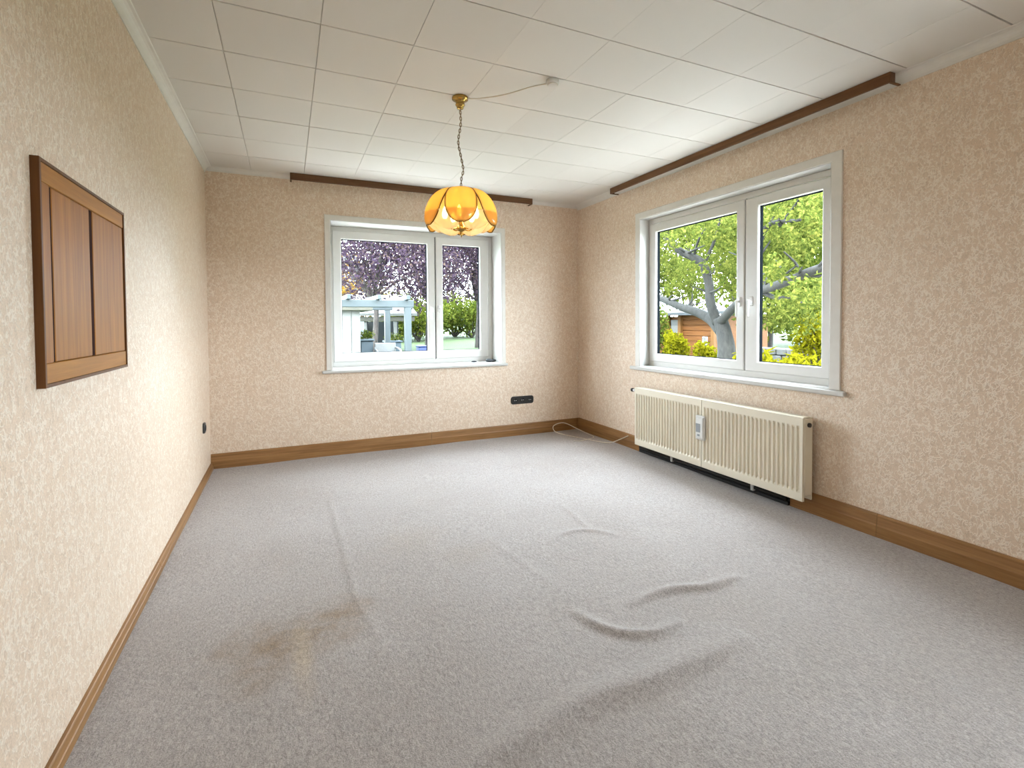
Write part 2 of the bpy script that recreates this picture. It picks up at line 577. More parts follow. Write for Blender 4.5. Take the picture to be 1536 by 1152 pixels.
def carpet_height(X, Y):
    Z = np.zeros_like(X)
    ridges = [
        ([(0.06, 1.10), (0.26, 1.165), (0.459, 1.230), (0.648, 1.263), (0.834, 1.30), (1.124, 1.300), (1.437, 1.320), (1.60, 1.345)], 0.032, 0.038, 0.075),
        ([(1.075, 1.78), (1.09, 1.68), (1.135, 1.58), (1.21, 1.52), (1.304, 1.495), (1.44, 1.52)], 0.020, 0.022, 0.036),
        ([(1.300, 1.69), (1.40, 1.71), (1.50, 1.716), (1.601, 1.70), (1.725, 1.66), (1.95, 1.675)], 0.020, 0.022, 0.036),
        ([(1.27, 2.33), (1.34, 2.39), (1.425, 2.432), (1.53, 2.43), (1.60, 2.40), (1.70, 2.28)], 0.010, 0.020, 0.030),
        ([(1.635, 2.84), (1.62, 2.66), (1.60, 2.49), (1.63, 2.36)], 0.007, 0.018, 0.024),
        ([(0.245, 3.75), (0.252, 2.985), (0.256, 2.485), (0.262, 2.202), (0.33, 1.70)], 0.0042, 0.016, 0.030),
        ([(1.00, 2.60), (1.040, 2.33), (1.075, 2.10), (1.12, 1.90)], 0.003, 0.018, 0.030),
    ]
    for pts, h, w1, w2 in ridges:
        pp = np.array(smooth_path([(a, b, 0) for a, b in pts], 6))[:, :2]
        d, t = seg_dist(X, Y, pp)
        env = np.clip(np.sin(np.clip(t, 0, 1) * math.pi), 0, 1) ** 0.55
        w = np.where(d < 0, w1, w2)
        Z = np.maximum(Z, h * env * np.exp(-(d / w) ** 2))
    Z += 0.0016 * (np.sin(X * 5.1 + 1.3 * np.sin(Y * 3.3)) + np.sin(Y * 6.7 + 1.7 * np.sin(X * 4.1)))
    return Z

def grid_object(name, xs, ys, zf, mat, kind='structure'):
    X, Y = np.meshgrid(xs, ys)
    Z = zf(X, Y)
    nx, ny = len(xs), len(ys)
    co = np.stack([X, Y, Z], -1).reshape(-1, 3)
    i = np.arange(nx - 1)[None, :] + np.arange(ny - 1)[:, None] * nx
    fa = np.stack([i, i + 1, i + 1 + nx, i + nx], -1).reshape(-1, 4)
    me = fast_mesh(name, co, fa)
    me.polygons.foreach_set('use_smooth', np.ones(len(fa), bool))
    return link(name, me, mat, None, kind)

def fast_mesh(name, co, fa):
    me = bpy.data.meshes.new(name)
    n = fa.shape[1]
    me.vertices.add(len(co)); me.vertices.foreach_set('co', np.ascontiguousarray(co, np.float32).ravel())
    me.loops.add(fa.size); me.loops.foreach_set('vertex_index', np.ascontiguousarray(fa, np.int32).ravel())
    me.polygons.add(len(fa))
    me.polygons.foreach_set('loop_start', np.arange(0, fa.size, n, dtype=np.int32))
    me.update(calc_edges=True)
    return me

ys_f = np.concatenate([np.linspace(YR - 0.02, 0.75, 30)[:-1], np.linspace(0.75, 3.0, 300)[:-1], np.linspace(3.0, D + 0.02, 90)])
grid_object('floor', np.linspace(XL - 0.02, XR + 0.02, 380), ys_f, carpet_height, M['carpet'])

# ---- ceiling: backing slab with square foam tiles as parts
cl = MB().box(XL - WT, XR + WT, YR - WT, D + WT, H + 0.010, H + 0.35).build('ceiling', M['ceiling'], kind='structure')
TS = 0.410
xs_t = [XL] + [-0.255 + TS * k for k in range(9)] + [XR]
ys_t = [2.755 - TS * 7 + TS * k for k in range(12)] + [D]
xs_t = [x for x in xs_t if x <= XR]
tile_cache = {}
for i in range(len(xs_t) - 1):
    for j in range(len(ys_t) - 1):
        w, d = xs_t[i + 1] - xs_t[i], ys_t[j + 1] - ys_t[j]
        if w < 0.012 or d < 0.012:
            continue
        key = (round(w, 3), round(d, 3), i > 2)
        if key not in tile_cache:
            gx, gy = (0.0002 if i > 2 else 0.0012), 0.0030
            me_t = MB()
            me_t.cbox(-w / 2 + gx, w / 2 - gx, -d / 2 + gy, d / 2 - gy, 0, 0.012, 0.0007 if i > 2 else 0.0020)
            t0 = me_t.build('tile', M['tile'], cl)
            tile_cache[key] = t0.data
            o = t0
        else:
            o = link('tile', tile_cache[key], None, cl)
        dz = random.uniform(-0.0006, 0.0006)
        o.location = ((xs_t[i] + xs_t[i + 1]) / 2, (ys_t[j] + ys_t[j + 1]) / 2, H + dz)
MB().box(XL, XR, YR, ys_t[0] - 0.002, H, H + 0.012).build('rear_ceiling_panel', M['tile'], cl)

# ---- cove trim where walls meet the ceiling
def cove(s):
    pr = [(0, 0), (0, -s), (0.004, -s)]
    for k in range(0, 7):
        a = k / 6 * math.pi / 2
        pr.append((0.004 + (s - 0.008) * (1 - math.cos(a)), -s + (s - 0.004) * math.sin(a)))
    pr.append((s, 0))
    return pr
MB().prism(cove(0.050), (0, 1, 0), D - YR, (XL, YR, H), (1, 0, 0), (0, 0, 1)).build('trim_1', M['white_trim'], kind='structure')
MB().prism(cove(0.036), (1, 0, 0), XR - XL, (XL, D, H), (0, -1, 0), (0, 0, 1)).build('trim_2', M['white_trim'], kind='structure')
MB().prism(cove(0.052), (0, 1, 0), D - YR, (XR, YR, H), (-1, 0, 0), (0, 0, 1)).build('trim_3', M['white_trim'], kind='structure')

# ---- baseboards: profiled oak boards butted together
def base_prof(h, t):
    return [(0, -0.01), (t * 1.0, -0.01), (t * 1.0, h * 0.50), (t * 0.86, h * 0.56), (t * 0.62, h * 0.86), (t * 0.62, h * 0.92), (t * 0.45, h), (0, h)]
def baseboard(name, h, t, runs, origin, d, u, mat):
    root = empty(name, origin, 'structure')
    for a, b in runs:
        o = np.array(origin) + np.array(d) * (a + 0.0012)
        MB().prism(base_prof(h, t), d, b - a - 0.0024, o, u, (0, 0, 1)).build('board', mat, root)
    return root
baseboard('baseboard_back', 0.122, 0.022, [(0.0, 1.290 - XL), (1.290 - XL, XR - XL)], (XL, D, 0), (1, 0, 0), (0, -1, 0), M['base_wood_x'])
baseboard('baseboard_right', 0.128, 0.024, [(0.0, 1.659 - YR), (1.659 - YR, 2.18 - YR), (3.70 - YR, D - 0.023 - YR)], (XR, YR, 0), (0, 1, 0), (-1, 0, 0), M['base_wood_y'])
baseboard('baseboard_left', 0.050, 0.021, [(0.0, 2.9 - YR), (2.9 - YR, D - 0.023 - YR)], (XL, YR, 0), (0, 1, 0), (1, 0, 0), M['base_wood_y'])

# ---- windows
def fr(mb, T, a0, a1, z0, z1, w, d0, d1, c=0.004, sides='lrtb'):
    """Rectangular frame of four mitred-looking bars (joined as one ring)."""
    out = [(a0, z0), (a1, z0), (a1, z1), (a0, z1)]
    wl = w if hasattr(w, '__len__') else (w, w, w, w)      # left, right, bottom, top
    inn = [(a0 + wl[0], z0 + wl[2]), (a1 - wl[1], z0 + wl[2]), (a1 - wl[1], z1 - wl[3]), (a0 + wl[0], z1 - wl[3])]
    cx, cz = (a0 + a1) / 2, (z0 + z1) / 2
    def off(ring, e):
        return [(a + (e if a < cx else -e), z + (e if z < cz else -e)) for a, z in ring]
    rings = [(out, d1), (out, d0 + c), (off(out, c), d0), (off(inn, -c), d0), (inn, d0 + c), (inn, d1)]
    v = [T(a, d, z) for r, d in rings for a, z in r]
    f = []
    for k in range(len(rings)):
        k2 = (k + 1) % len(rings)
        for i in range(4):
            j = (i + 1) % 4
            f.append((k * 4 + i, k * 4 + j, k2 * 4 + j, k2 * 4 + i))
    mb.add(v, f)
    return mb

def bar(T, a0, a1, d0, d1, z0, z1, c=0.003):
    p, q = np.array(T(a0, d0, z0)), np.array(T(a1, d1, z1))
    lo, hi = np.minimum(p, q), np.maximum(p, q)
    return MB().cbox(lo[0], hi[0], lo[1], hi[1], lo[2], hi[2], c)

def window(name, T, O, rec, casing, sill, sashes, meet, handles):
    """T maps (along, depth outward, z) to world. rec: recess depth to the frame face."""
    a0, a1, z0, z1 = O['a0'], O['a1'], O['z0'], O['z1']
    root = empty(name, T((a0 + a1) / 2, 0, z0), 'structure')
    mb = MB()
    fr(mb, T, casing[0], casing[1], casing[2], casing[3], (a0 - casing[0], casing[1] - a1, z0 - casing[2], casing[3] - z1), -0.012, 0.001, 0.003)
    mb.build('casing', M['white_trim'], root)
    mb = MB()
    fr(mb, T, a0 - 0.001, a1 + 0.001, z0 - 0.001, z1 + 0.001, 0.006, -0.008, rec + 0.10, 0.001)
    mb.build('reveal_lining', M['sill'], root)
    mb = MB()
    fr(mb, T, a0 + 0.004, a1 - 0.004, z0 + 0.004, z1 - 0.004, (0.045, 0.045, 0.050, 0.045), rec, rec + 0.075, 0.004)
    mb.build('outer_frame', M['upvc'], root)
    bar(T, sill[0], sill[1], -sill[4], 0.0, sill[2], sill[3], 0.006).build('window_sill', M['sill'], root)
    bar(T, a0 + 0.004, a1 - 0.004, 0.0, rec + 0.02, sill[3] - 0.012, z0 + 0.008, 0.002).build('inner_sill', M['sill'], root)
    for k, (s, g) in enumerate(sashes):
        mb = MB()
        fr(mb, T, s[0], s[1], s[2], s[3], (g[0] - s[0], s[1] - g[1], g[2] - s[2], s[3] - g[3]), rec - 0.014, rec + 0.034, 0.006)
        so = mb.build('sash', M['upvc'], root)
        mb = MB()
        fr(mb, T, g[0] - 0.002, g[1] + 0.002, g[2] - 0.002, g[3] + 0.002, 0.006, rec + 0.0075, rec + 0.0335, 0.001)
        mb.build('gasket', M['gasket'], so)
        bar(T, g[0] - 0.004, g[1] + 0.004, rec + 0.003, rec + 0.007, g[2] - 0.004, g[3] + 0.004, 0.001).build('pane', M['glass'], so)
        hx, hz = handles[k]
        bar(T, hx - 0.014, hx + 0.014, rec - 0.026, rec - 0.012, hz - 0.035, hz + 0.035, 0.005).build('handle_base', M['metal_white'], so)
        mh = bar(T, hx - 0.010, hx + 0.010, rec - 0.060, rec - 0.046, hz - 0.115, hz + 0.012, 0.006)
        p, q = T(hx, rec - 0.05, hz), T(hx, rec - 0.02, hz)
        mh.tube([p, q], 0.008, 8)
        mh.build('handle', M['metal_white'], so)
    bar(T, meet - 0.004, meet + 0.004, rec + 0.0, rec + 0.03, z0 + 0.05, z1 - 0.05, 0.001).build('meeting_gap', M['gasket'], root)
    return root

T1 = lambda a, d, z: (a, D + d, z)
T2 = lambda a, d, z: (XR + d, a, z)
window('window_1', T1, W1, 0.25, (0.321, 2.102, 0.781, 2.197), (0.283, 2.117, 0.755, 0.782, 0.035),
       [((0.407, 1.410, 0.836, 2.105), (0.486, 1.330, 0.920, 2.024)), ((1.420, 2.004, 0.836, 2.105), (1.494, 1.908, 0.920, 2.024))],
       1.415, [(1.370, 1.36), (1.452, 1.36)])
window('window_2', T2, W2, 0.10, (1.875, 3.780, 0.791, 2.216), (1.841, 3.842, 0.759, 0.792, 0.030),
       [((2.641, 3.685, 0.842, 2.104), (2.713, 3.610, 0.915, 2.030)), ((1.974, 2.633, 0.842, 2.104), (2.057, 2.525, 0.915, 2.036))],
       2.637, [(2.677, 1.355), (2.575, 1.355)])
# invented window beside the camera, lets in extra daylight to brighten the room
window('window_fill', T2, W_FILL, 0.10, (W_FILL['a0'] - 0.06, W_FILL['a1'] + 0.06, W_FILL['z0'] - 0.001, W_FILL['z1'] + 0.06), (W_FILL['a0'] - 0.09, W_FILL['a1'] + 0.09, W_FILL['z0'] - 0.033, W_FILL['z0'], 0.030),
       [((W_FILL['a0'] + 0.03, -0.704, 0.90, 2.20), (W_FILL['a0'] + 0.11, -0.78, 0.97, 2.13)), ((-0.696, W_FILL['a1'] - 0.03, 0.90, 2.20), (-0.62, W_FILL['a1'] - 0.11, 0.97, 2.13))],
       -0.70, [(-0.74, 1.45), (-0.66, 1.45)])

# light portals: they emit nothing, they only tell the renderer where the sky light enters
def portal(name, loc, direction, w, h):
    l = bpy.data.lights.new(name, 'AREA'); l.shape = 'RECTANGLE'; l.size = w; l.size_y = h
    l.cycles.is_portal = True
    o = bpy.data.objects.new(name, l); COL.objects.link(o)
    o.location = loc
    o.rotation_euler = Vector(direction).to_track_quat('-Z', 'Y').to_euler()
portal('sky_portal_back', ((W1['a0'] + W1['a1']) / 2, D + WT + 0.02, (W1['z0'] + W1['z1']) / 2), (0, -1, 0), 1.70, 1.38)
portal('sky_portal_right', (XR + 0.21, (W2['a0'] + W2['a1']) / 2, (W2['z0'] + W2['z1']) / 2), (-1, 0, 0), 1.78, 1.38)
portal('sky_portal_fill', (XR + 0.21, (W_FILL['a0'] + W_FILL['a1']) / 2, (W_FILL['z0'] + W_FILL['z1']) / 2), (-1, 0, 0), W_FILL['a1'] - W_FILL['a0'], W_FILL['z1'] - W_FILL['z0'])  # guides sky light through the added window beside the camera

# ================================================================== THINGS IN THE ROOM
# ---- wooden curtain pelmets on the ceiling
def pelmet(label, T, a0, a1, off, h, mat):
    """T maps (along, out from wall, z)."""
    r = empty('curtain_pelmet', T((a0 + a1) / 2, off / 2, H - h))
    tag(r, label, 'pelmet', 'wooden pelmets along the ceiling')
    zt = H - 0.001
    bar(T, a0, a1, off - 0.016, off, H - h, zt, 0.002).build('front_board', mat, r)
    eb = bar(T, a0, a0 + 0.014, 0.054, off - 0.016, H - h, zt, 0.001)
    b2 = bar(T, a0, a0 + 0.014, 0.004, 0.0545, H - h, H - h + 0.007, 0.001)
    eb.add(b2.v, b2.f)
    eb.build('end_board', mat, r)
    eb = bar(T, a1 - 0.014, a1, 0.054, off - 0.016, H - h, zt, 0.001)
    b2 = bar(T, a1 - 0.014, a1, 0.004, 0.0545, H - h, H - h + 0.007, 0.001)
    eb.add(b2.v, b2.f)
    eb.build('end_board', mat, r)
    bar(T, a0 + 0.016, a1 - 0.016, 0.060, off - 0.022, H - 0.018, zt, 0.002).build('curtain_rail', M['white_trim'], r)
    return r
TB = lambda a, o, z: (a, D - o, z)
TR = lambda a, o, z: (XR - o, a, z)
pelmet('dark wooden curtain pelmet on the ceiling above the window behind the lamp', TB, 0.045, 2.383, 0.10, 0.060, M['pelmet_x'])
pelmet('long brown wooden curtain pelmet on the ceiling above the window over the radiator', TR, 1.577, 4.055, 0.100, 0.056, M['pelmet_y'])

# ---- oak serving hatch on the left wall
hz0, hz1, hy0, hy1, hx = 1.045, 1.652, 1.690, 2.428, XL + 0.017
hatch = empty('wall_hatch', (XL, 2.02, hz0))
tag(hatch, 'oak serving hatch with two upright panels on the left wall', 'hatch')
MB().box(XL + 0.001, XL + 0.008, hy0 + 0.004, hy1 - 0.004, hz0 + 0.004, hz1 - 0.004).build('backing_board', M['hatch_dark'], hatch)
mb = MB(); fr(mb, lambda a, d, z: (hx + 0.003 - d, a, z), hy0, hy1, hz0, hz1, 0.010, 0.0, 0.0245, 0.001); mb.build('edge_moulding', M['hatch_edge'], hatch)
MB().cbox(XL + 0.004, hx, hy0 + 0.009, hy1 - 0.012, hz1 - 0.062, hz1 - 0.009, 0.002).build('top_rail', M['hatch_y'], hatch)
MB().cbox(XL + 0.004, hx, hy0 + 0.009, hy1 - 0.012, hz0 + 0.009, hz0 + 0.064, 0.002).build('bottom_rail', M['hatch_y'], hatch)
MB().cbox(XL + 0.004, hx, hy0 + 0.009, 1.754, hz0 + 0.064, hz1 - 0.062, 0.002).build('stile', M['hatch_z'], hatch)
MB().cbox(XL + 0.004, hx - 0.002, 1.772, 2.056, hz0 + 0.065, hz1 - 0.063, 0.002).build('panel', M['hatch_z'], hatch)
MB().cbox(XL + 0.004, hx - 0.002, 2.086, 2.414, hz0 + 0.065, hz1 - 0.063, 0.002).build('panel', M['hatch_z'], hatch)
for a, b in ((1.755, 1.771), (2.057, 2.085)):
    MB().box(XL + 0.004, hx - 0.0035, a, b, hz0 + 0.066, hz1 - 0.064).build('dark_fillet', M['hatch_dark'], hatch)

# ---- radiator under the right window
ry0, ry1, rz0, rz1 = 2.018, 3.635, 0.095, 0.612
rad = empty('radiator', (2.9140, 2.8, 0.092))
tag(rad, 'long cream ribbed panel radiator under the right window', 'radiator')
def ribbed_panel(y0, y1, xf, xb, pitch=0.0333):
    """Panel radiator sheet: vertical ribs between a plain top and bottom band."""
    mb = MB()
    n = int(round((y1 - y0 - 0.03) / pitch))
    p = (y1 - y0 - 0.03) / n
    prof = [(y0, 0.0)]
    for k in range(n):
        s = y0 + 0.015 + k * p
        prof += [(s + 0.15 * p, 0.0), (s + 0.32 * p, 0.011), (s + 0.68 * p, 0.011), (s + 0.85 * p, 0.0)]
    prof.append((y1, 0.0))
    zs = [(rz0, 0), (rz0 + 0.050, 0), (rz0 + 0.068, 1), (rz1 - 0.068, 1), (rz1 - 0.050, 0), (rz1, 0)]
    m = len(prof)
    v, f = [], []
    for z, k in zs:
        for y, d in prof:
            v.append((xf + d * k, y, z))
    for r in range(len(zs) - 1):
        for i in range(m - 1):
            f.append((r * m + i, (r + 1) * m + i, (r + 1) * m + i + 1, r * m + i + 1))
    mb.add(v, f)
    mb.box(xf + 0.0115, xb, y0, y1, rz0, rz1)
    top = [(xf, 0), (xf, 0)]
    mb.box(xf, xf + 0.0115, y0, y1, rz1 - 0.0008, rz1); mb.box(xf, xf + 0.0115, y0, y1, rz0, rz0 + 0.0008)
    mb.box(xf, xf + 0.0115, y0, y0 + 0.0008, rz0, rz1); mb.box(xf, xf + 0.0115, y1 - 0.0008, y1, rz0, rz1)
    return mb
fp1 = ribbed_panel(ry0 + 0.002, 2.834, 2.8690, 2.8870).build('front_panel', M['radiator'], rad)
fp2 = ribbed_panel(2.838, ry1, 2.8690, 2.8870).build('front_panel', M['radiator'], rad)
MB().cbox(2.9490, 2.9620, ry0 + 0.002, ry1 - 0.002, rz0, rz1, 0.003).build('rear_panel', M['radiator'], rad)
cv = MB()
for k in range(48):
    y = ry0 + 0.03 + k * (ry1 - ry0 - 0.06) / 47
    cv.box(2.8875, 2.9485, y - 0.0015, y + 0.0015, rz0 + 0.05, rz1 - 0.03)
cvo = cv.build('convector_fins', M['radiator_in'], rad, 'stuff')
MB().cbox(2.8875, 2.9485, ry0 + 0.012, ry1 - 0.012, rz1 - 0.006, rz1 + 0.003, 0.002).build('top_grille', M['radiator'], rad)
for y in (ry0, ry1 - 0.004):
    sc = MB().cbox(2.8860, 2.9500, y - 0.002, y + 0.006, rz0 + 0.035, rz1 - 0.006, 0.002).build('side_cover', M['radiator'], rad)
MB().lathe([(0.010, -0.001), (0.014, 0.0), (0.014, 0.012), (0.008, 0.014)], 14, (2.9170, ry0 - 0.001, rz1 - 0.045), axis='Y').build('end_plug', M['black'], rad)
MB().tube([(2.9170, ry1 + 0.004, rz1 - 0.035), (2.9170, ry1 + 0.095, rz1 - 0.035)], 0.012, 10).build('valve_stub', M['grey_plastic'], rad)
MB().lathe([(0.012, 0), (0.017, 0.003), (0.017, 0.024), (0.010, 0.028)], 16, (2.9170, ry1 + 0.105, rz1 - 0.035), axis='Y').build('valve_cap', M['black'], rad)
MB().lathe([(0.012, 0), (0.017, 0.003), (0.017, 0.016), (0.010, 0.018)], 16, (2.9170, ry1 + 0.035, rz1 - 0.030), axis='Y').build('valve_nut', M['black'], rad)
for y in (2.30, 3.25):
    MB().cbox(2.9620, XR - 0.001, y - 0.02, y + 0.02, 0.16, 0.56, 0.003).build('wall_bracket', M['radiator'], rad)
# pipe run in the shadow below the radiator
pipe = tag(MB().tube([(2.9690, 2.20, 0.045), (2.9690, 3.68, 0.045)], 0.016, 10).build('heating_pipe', M['black']), 'dark heating pipe along the wall below the radiator', 'pipe')
for y in (2.45, 3.25):
    MB().cbox(2.9460, XR, y - 0.012, y + 0.012, 0.022, 0.068, 0.003).build('pipe_clip', M['grey_plastic'], pipe)

MB().cbox(2.965, XR - 0.001, 2.185, 3.695, 0.0, 0.024, 0.002).build('shade_strip', M['black'], pipe)  # black board standing in for the shadow gap below the radiator
MB().box(XR - 0.006, XR - 0.001, 2.185, 3.695, 0.0245, 0.125).build('shade_back', M['black'], pipe)  # black sheet darkening the wall behind the pipe in place of shade

# ---- heat meter clipped onto the radiator
hm = empty('heat_meter', (2.8590, 2.835, 0.31))
tag(hm, 'white heat meter with grey display clipped to the radiator front', 'meter')
MB().cbox(2.8500, 2.8690, 2.792, 2.882, 0.305, 0.492, 0.006).build('housing', M['grey_plastic'], hm)
MB().cbox(2.8440, 2.8510, 2.800, 2.874, 0.318, 0.480, 0.004).build('cover', M['grey_plastic'], hm)
MB().cbox(2.8425, 2.8442, 2.825, 2.868, 0.365, 0.430, 0.0006).build('display', M['lcd'], hm)
MB().cbox(2.8425, 2.8442, 2.830, 2.855, 0.335, 0.350, 0.0006).build('seal', M['lcd'], hm)

# ---- sockets
def rounded_plate(T, a0, a1, z0, z1, d, r, n=6):
    """Rounded rectangle standing d off the wall with a soft edge."""
    def ring(e):
        pts = []
        rr = max(r - e, 0.002)
        for cx, cz, s in ((a1 - r, z0 + r, -90), (a1 - r, z1 - r, 0), (a0 + r, z1 - r, 90), (a0 + r, z0 + r, 180)):
            for k in range(n + 1):
                an = math.radians(s + 90 * k / n)
                pts.append((cx + rr * math.cos(an), cz + rr * math.sin(an)))
        return pts
    mb = MB(); rings = [(ring(0), 0.0), (ring(0), d * 0.65), (ring(0.004), d)]
    v = [T(a, dd, z) for rg, dd in rings for a, z in rg]
    m = len(rings[0][0]); f = []
    for k in range(2):
        for i in range(m):
            j = (i + 1) % m
            f.append((k * m + i, k * m + j, (k + 1) * m + j, (k + 1) * m + i))
    f.append(tuple(range(2 * m, 3 * m)))
    mb.add(v, f)
    return mb
def cup(T, a, z, d):
    """Round socket well: raised collar and dark recessed disc with two pin holes."""
    mb = MB(); seg = 20; prof = [(0.0245, d), (0.0245, d + 0.003), (0.021, d + 0.003), (0.020, d - 0.0), (0.001, d - 0.0)]
    v, f = [], []
    for r, dd in prof:
        for k in range(seg):
            an = 2 * math.pi * k / seg
            v.append(T(a + r * math.cos(an), dd, z + r * math.sin(an)))
    for i in range(len(prof) - 1):
        for k in range(seg):
            k2 = (k + 1) % seg
            f.append((i * seg + k, i * seg + k2, (i + 1) * seg + k2, (i + 1) * seg + k))
    mb.add(v, f, True)
    return mb
s3 = empty('wall_socket', (2.295, D, 0.33))
tag(s3, 'black triple wall socket low on the back wall', 'socket')
rounded_plate(TB, 2.162, 2.428, 0.335, 0.418, 0.012, 0.024).build('plate', M['black'], s3)
for a in (2.208, 2.295, 2.382):
    c = cup(TB, a, 0.376, 0.0122).build('socket_well', M['black_in'], s3)
    MB().box(a - 0.012, a - 0.007, D - 0.0145, D - 0.0118, 0.373, 0.379).add([], []).build('contact', M['grey_plastic'], c)
    MB().box(a + 0.007, a + 0.012, D - 0.0145, D - 0.0118, 0.373, 0.379).build('contact', M['grey_plastic'], c)
TL = lambda a, o, z: (XL + o, a, z)
s1 = empty('wall_socket', (XL, 4.44, 0.375))
tag(s1, 'single black wall socket low on the left wall near the corner', 'socket')
rounded_plate(TL, 4.401, 4.481, 0.373, 0.453, 0.014, 0.022).build('plate', M['black'], s1)
cup(TL, 4.441, 0.413, 0.0142).build('socket_well', M['black_in'], s1)

# ---- cables
CBL = 0.0042
cz = 0.007
loop = [(3.012, 3.83, 0.110), (2.985, 3.90, 0.070), (2.93, 4.00, 0.016), (2.87, 4.10, cz), (2.80, 4.30, cz), (2.72, 4.50, cz), (2.645, 4.62, 0.03), (2.675, 4.70, 0.075),
        (2.80, 4.70, 0.095), (2.90, 4.60, 0.045), (2.955, 4.44, cz), (2.93, 4.30, cz), (2.82, 4.25, cz), (2.70, 4.22, cz), (2.66, 4.26, cz)]
tag(MB().tube(smooth_path([(x - 0.028, y + 0.045, z) for x, y, z in loop], 7), CBL, 7).build('loose_cable', M['cable']), 'cream cable coiled loosely on the carpet in the far corner', 'cable')

rose = np.array([0.934, 2.768, H])
jb = np.array([1.325, 2.372, H])
cab = [rose + [0.028, -0.02, -0.012], rose + [0.10, -0.095, -0.026], rose + [0.20, -0.20, -0.030], rose + [0.30, -0.31, -0.018], jb + [-0.026, 0.027, -0.014]]
tag(MB().tube(smooth_path(cab, 8), 0.0036, 7).build('ceiling_cord', M['cable']), 'white cord sagging under the ceiling from lamp to junction box', 'cable')
jbo = empty('junction_box', jb)
tag(jbo, 'small white round junction box on the ceiling beside the lamp', 'junction box')
MB().lathe([(0.034, 0.0), (0.034, -0.020), (0.031, -0.024)], 20, jb).build('box_body', M['grey_plastic'], jbo)
MB().lathe([(0.029, -0.024), (0.029, -0.030), (0.024, -0.033)], 20, jb).build('lid', M['white_trim'], jbo)

# ---- pendant lamp
LX, LY = 0.934, 2.768
lamp = empty('pendant_lamp', (LX, LY, H))
tag(lamp, 'brass pendant lamp with amber glass petals hanging from the ceiling', 'lamp')
C0 = (LX, LY, 0)
MB().lathe([(0.005, H - 0.068), (0.016, H - 0.067), (0.020, H - 0.062), (0.020, H - 0.050), (0.026, H - 0.049), (0.028, H - 0.044), (0.025, H - 0.040), (0.027, H - 0.028), (0.034, H - 0.018), (0.046, H - 0.015), (0.047, H - 0.006), (0.046, H)], 24, C0).build('canopy', M['brass'], lamp)
chain_path = smooth_path([(LX, LY, H - 0.06), (LX + 0.002, LY, 2.36), (LX - 0.012, LY + 0.004, 2.26), (LX + 0.001, LY, 2.18), (LX + 0.014, LY - 0.004, 2.10), (LX + 0.004, LY, 2.05), (LX, LY, 1.985)], 12)
MB().tube(chain_path, 0.0024, 6).build('cord', M['cable'], lamp)
ch = MB()
cp = np.array(chain_path)
cl_len = np.concatenate([[0], np.cumsum(np.linalg.norm(np.diff(cp, axis=0), axis=1))])
nl = 27
for k in range(nl):
    s = (k + 0.5) / nl * cl_len[-1]
    c = np.array([np.interp(s, cl_len, cp[:, i]) for i in range(3)])
    c2 = np.array([np.interp(min(s + 0.004, cl_len[-1]), cl_len, cp[:, i]) for i in range(3)])
    t = c2 - c; t = t / (np.linalg.norm(t) + 1e-9)
    u = np.array([1.0, 0, 0]) if k % 2 else np.array([0, 1.0, 0])
    u = u - t * (u @ t); u /= np.linalg.norm(u)
    pts = []
    for q in range(13):
        a = 2 * math.pi * q / 12
        pts.append(c + u * 0.0062 * math.cos(a) + t * 0.0125 * math.sin(a))
    ch.tube(pts, 0.0017, 5, cap=False)
ch.build('chain', M['dark_brass'], lamp, 'stuff')
# brass top cap and centre column
MB().lathe([(0.005, 1.995), (0.012, 1.992), (0.014, 1.984), (0.050, 1.984), (0.080, 1.976), (0.086, 1.970), (0.080, 1.966)], 32, C0).build('top_cap', M['brass'], lamp)
MB().lathe([(0.006, 1.955), (0.006, 1.80), (0.010, 1.795), (0.012, 1.782), (0.022, 1.770), (0.028, 1.757), (0.024, 1.748), (0.010, 1.742), (0.006, 1.735), (0.009, 1.728), (0.004, 1.716), (0.002, 1.708)], 20, C0).build('centre_column', M['brass'], lamp)
for k in range(5):
    a = math.radians(-115 + 72 * k)
    ca, sa = math.cos(a), math.sin(a)
    arm = smooth_path([(LX + 0.01 * ca, LY + 0.01 * sa, 1.765), (LX + 0.05 * ca, LY + 0.05 * sa, 1.756), (LX + 0.088 * ca, LY + 0.088 * sa, 1.766), (LX + 0.095 * ca, LY + 0.095 * sa, 1.785)], 6)
    am = MB().tube(arm, 0.0042, 8).build('lamp_arm', M['brass'], lamp)
    ctr = (LX + 0.095 * ca, LY + 0.095 * sa, 0)
    MB().lathe([(0.008, 1.778), (0.014, 1.782), (0.012, 1.805), (0.010, 1.81)], 14, ctr).build('bulb_holder', M['brass'], am)
    MB().lathe([(0.007, 1.810), (0.013, 1.820), (0.0165, 1.834), (0.014, 1.850), (0.008, 1.866), (0.002, 1.876)], 14, ctr).build('bulb', M['bulb'], am)
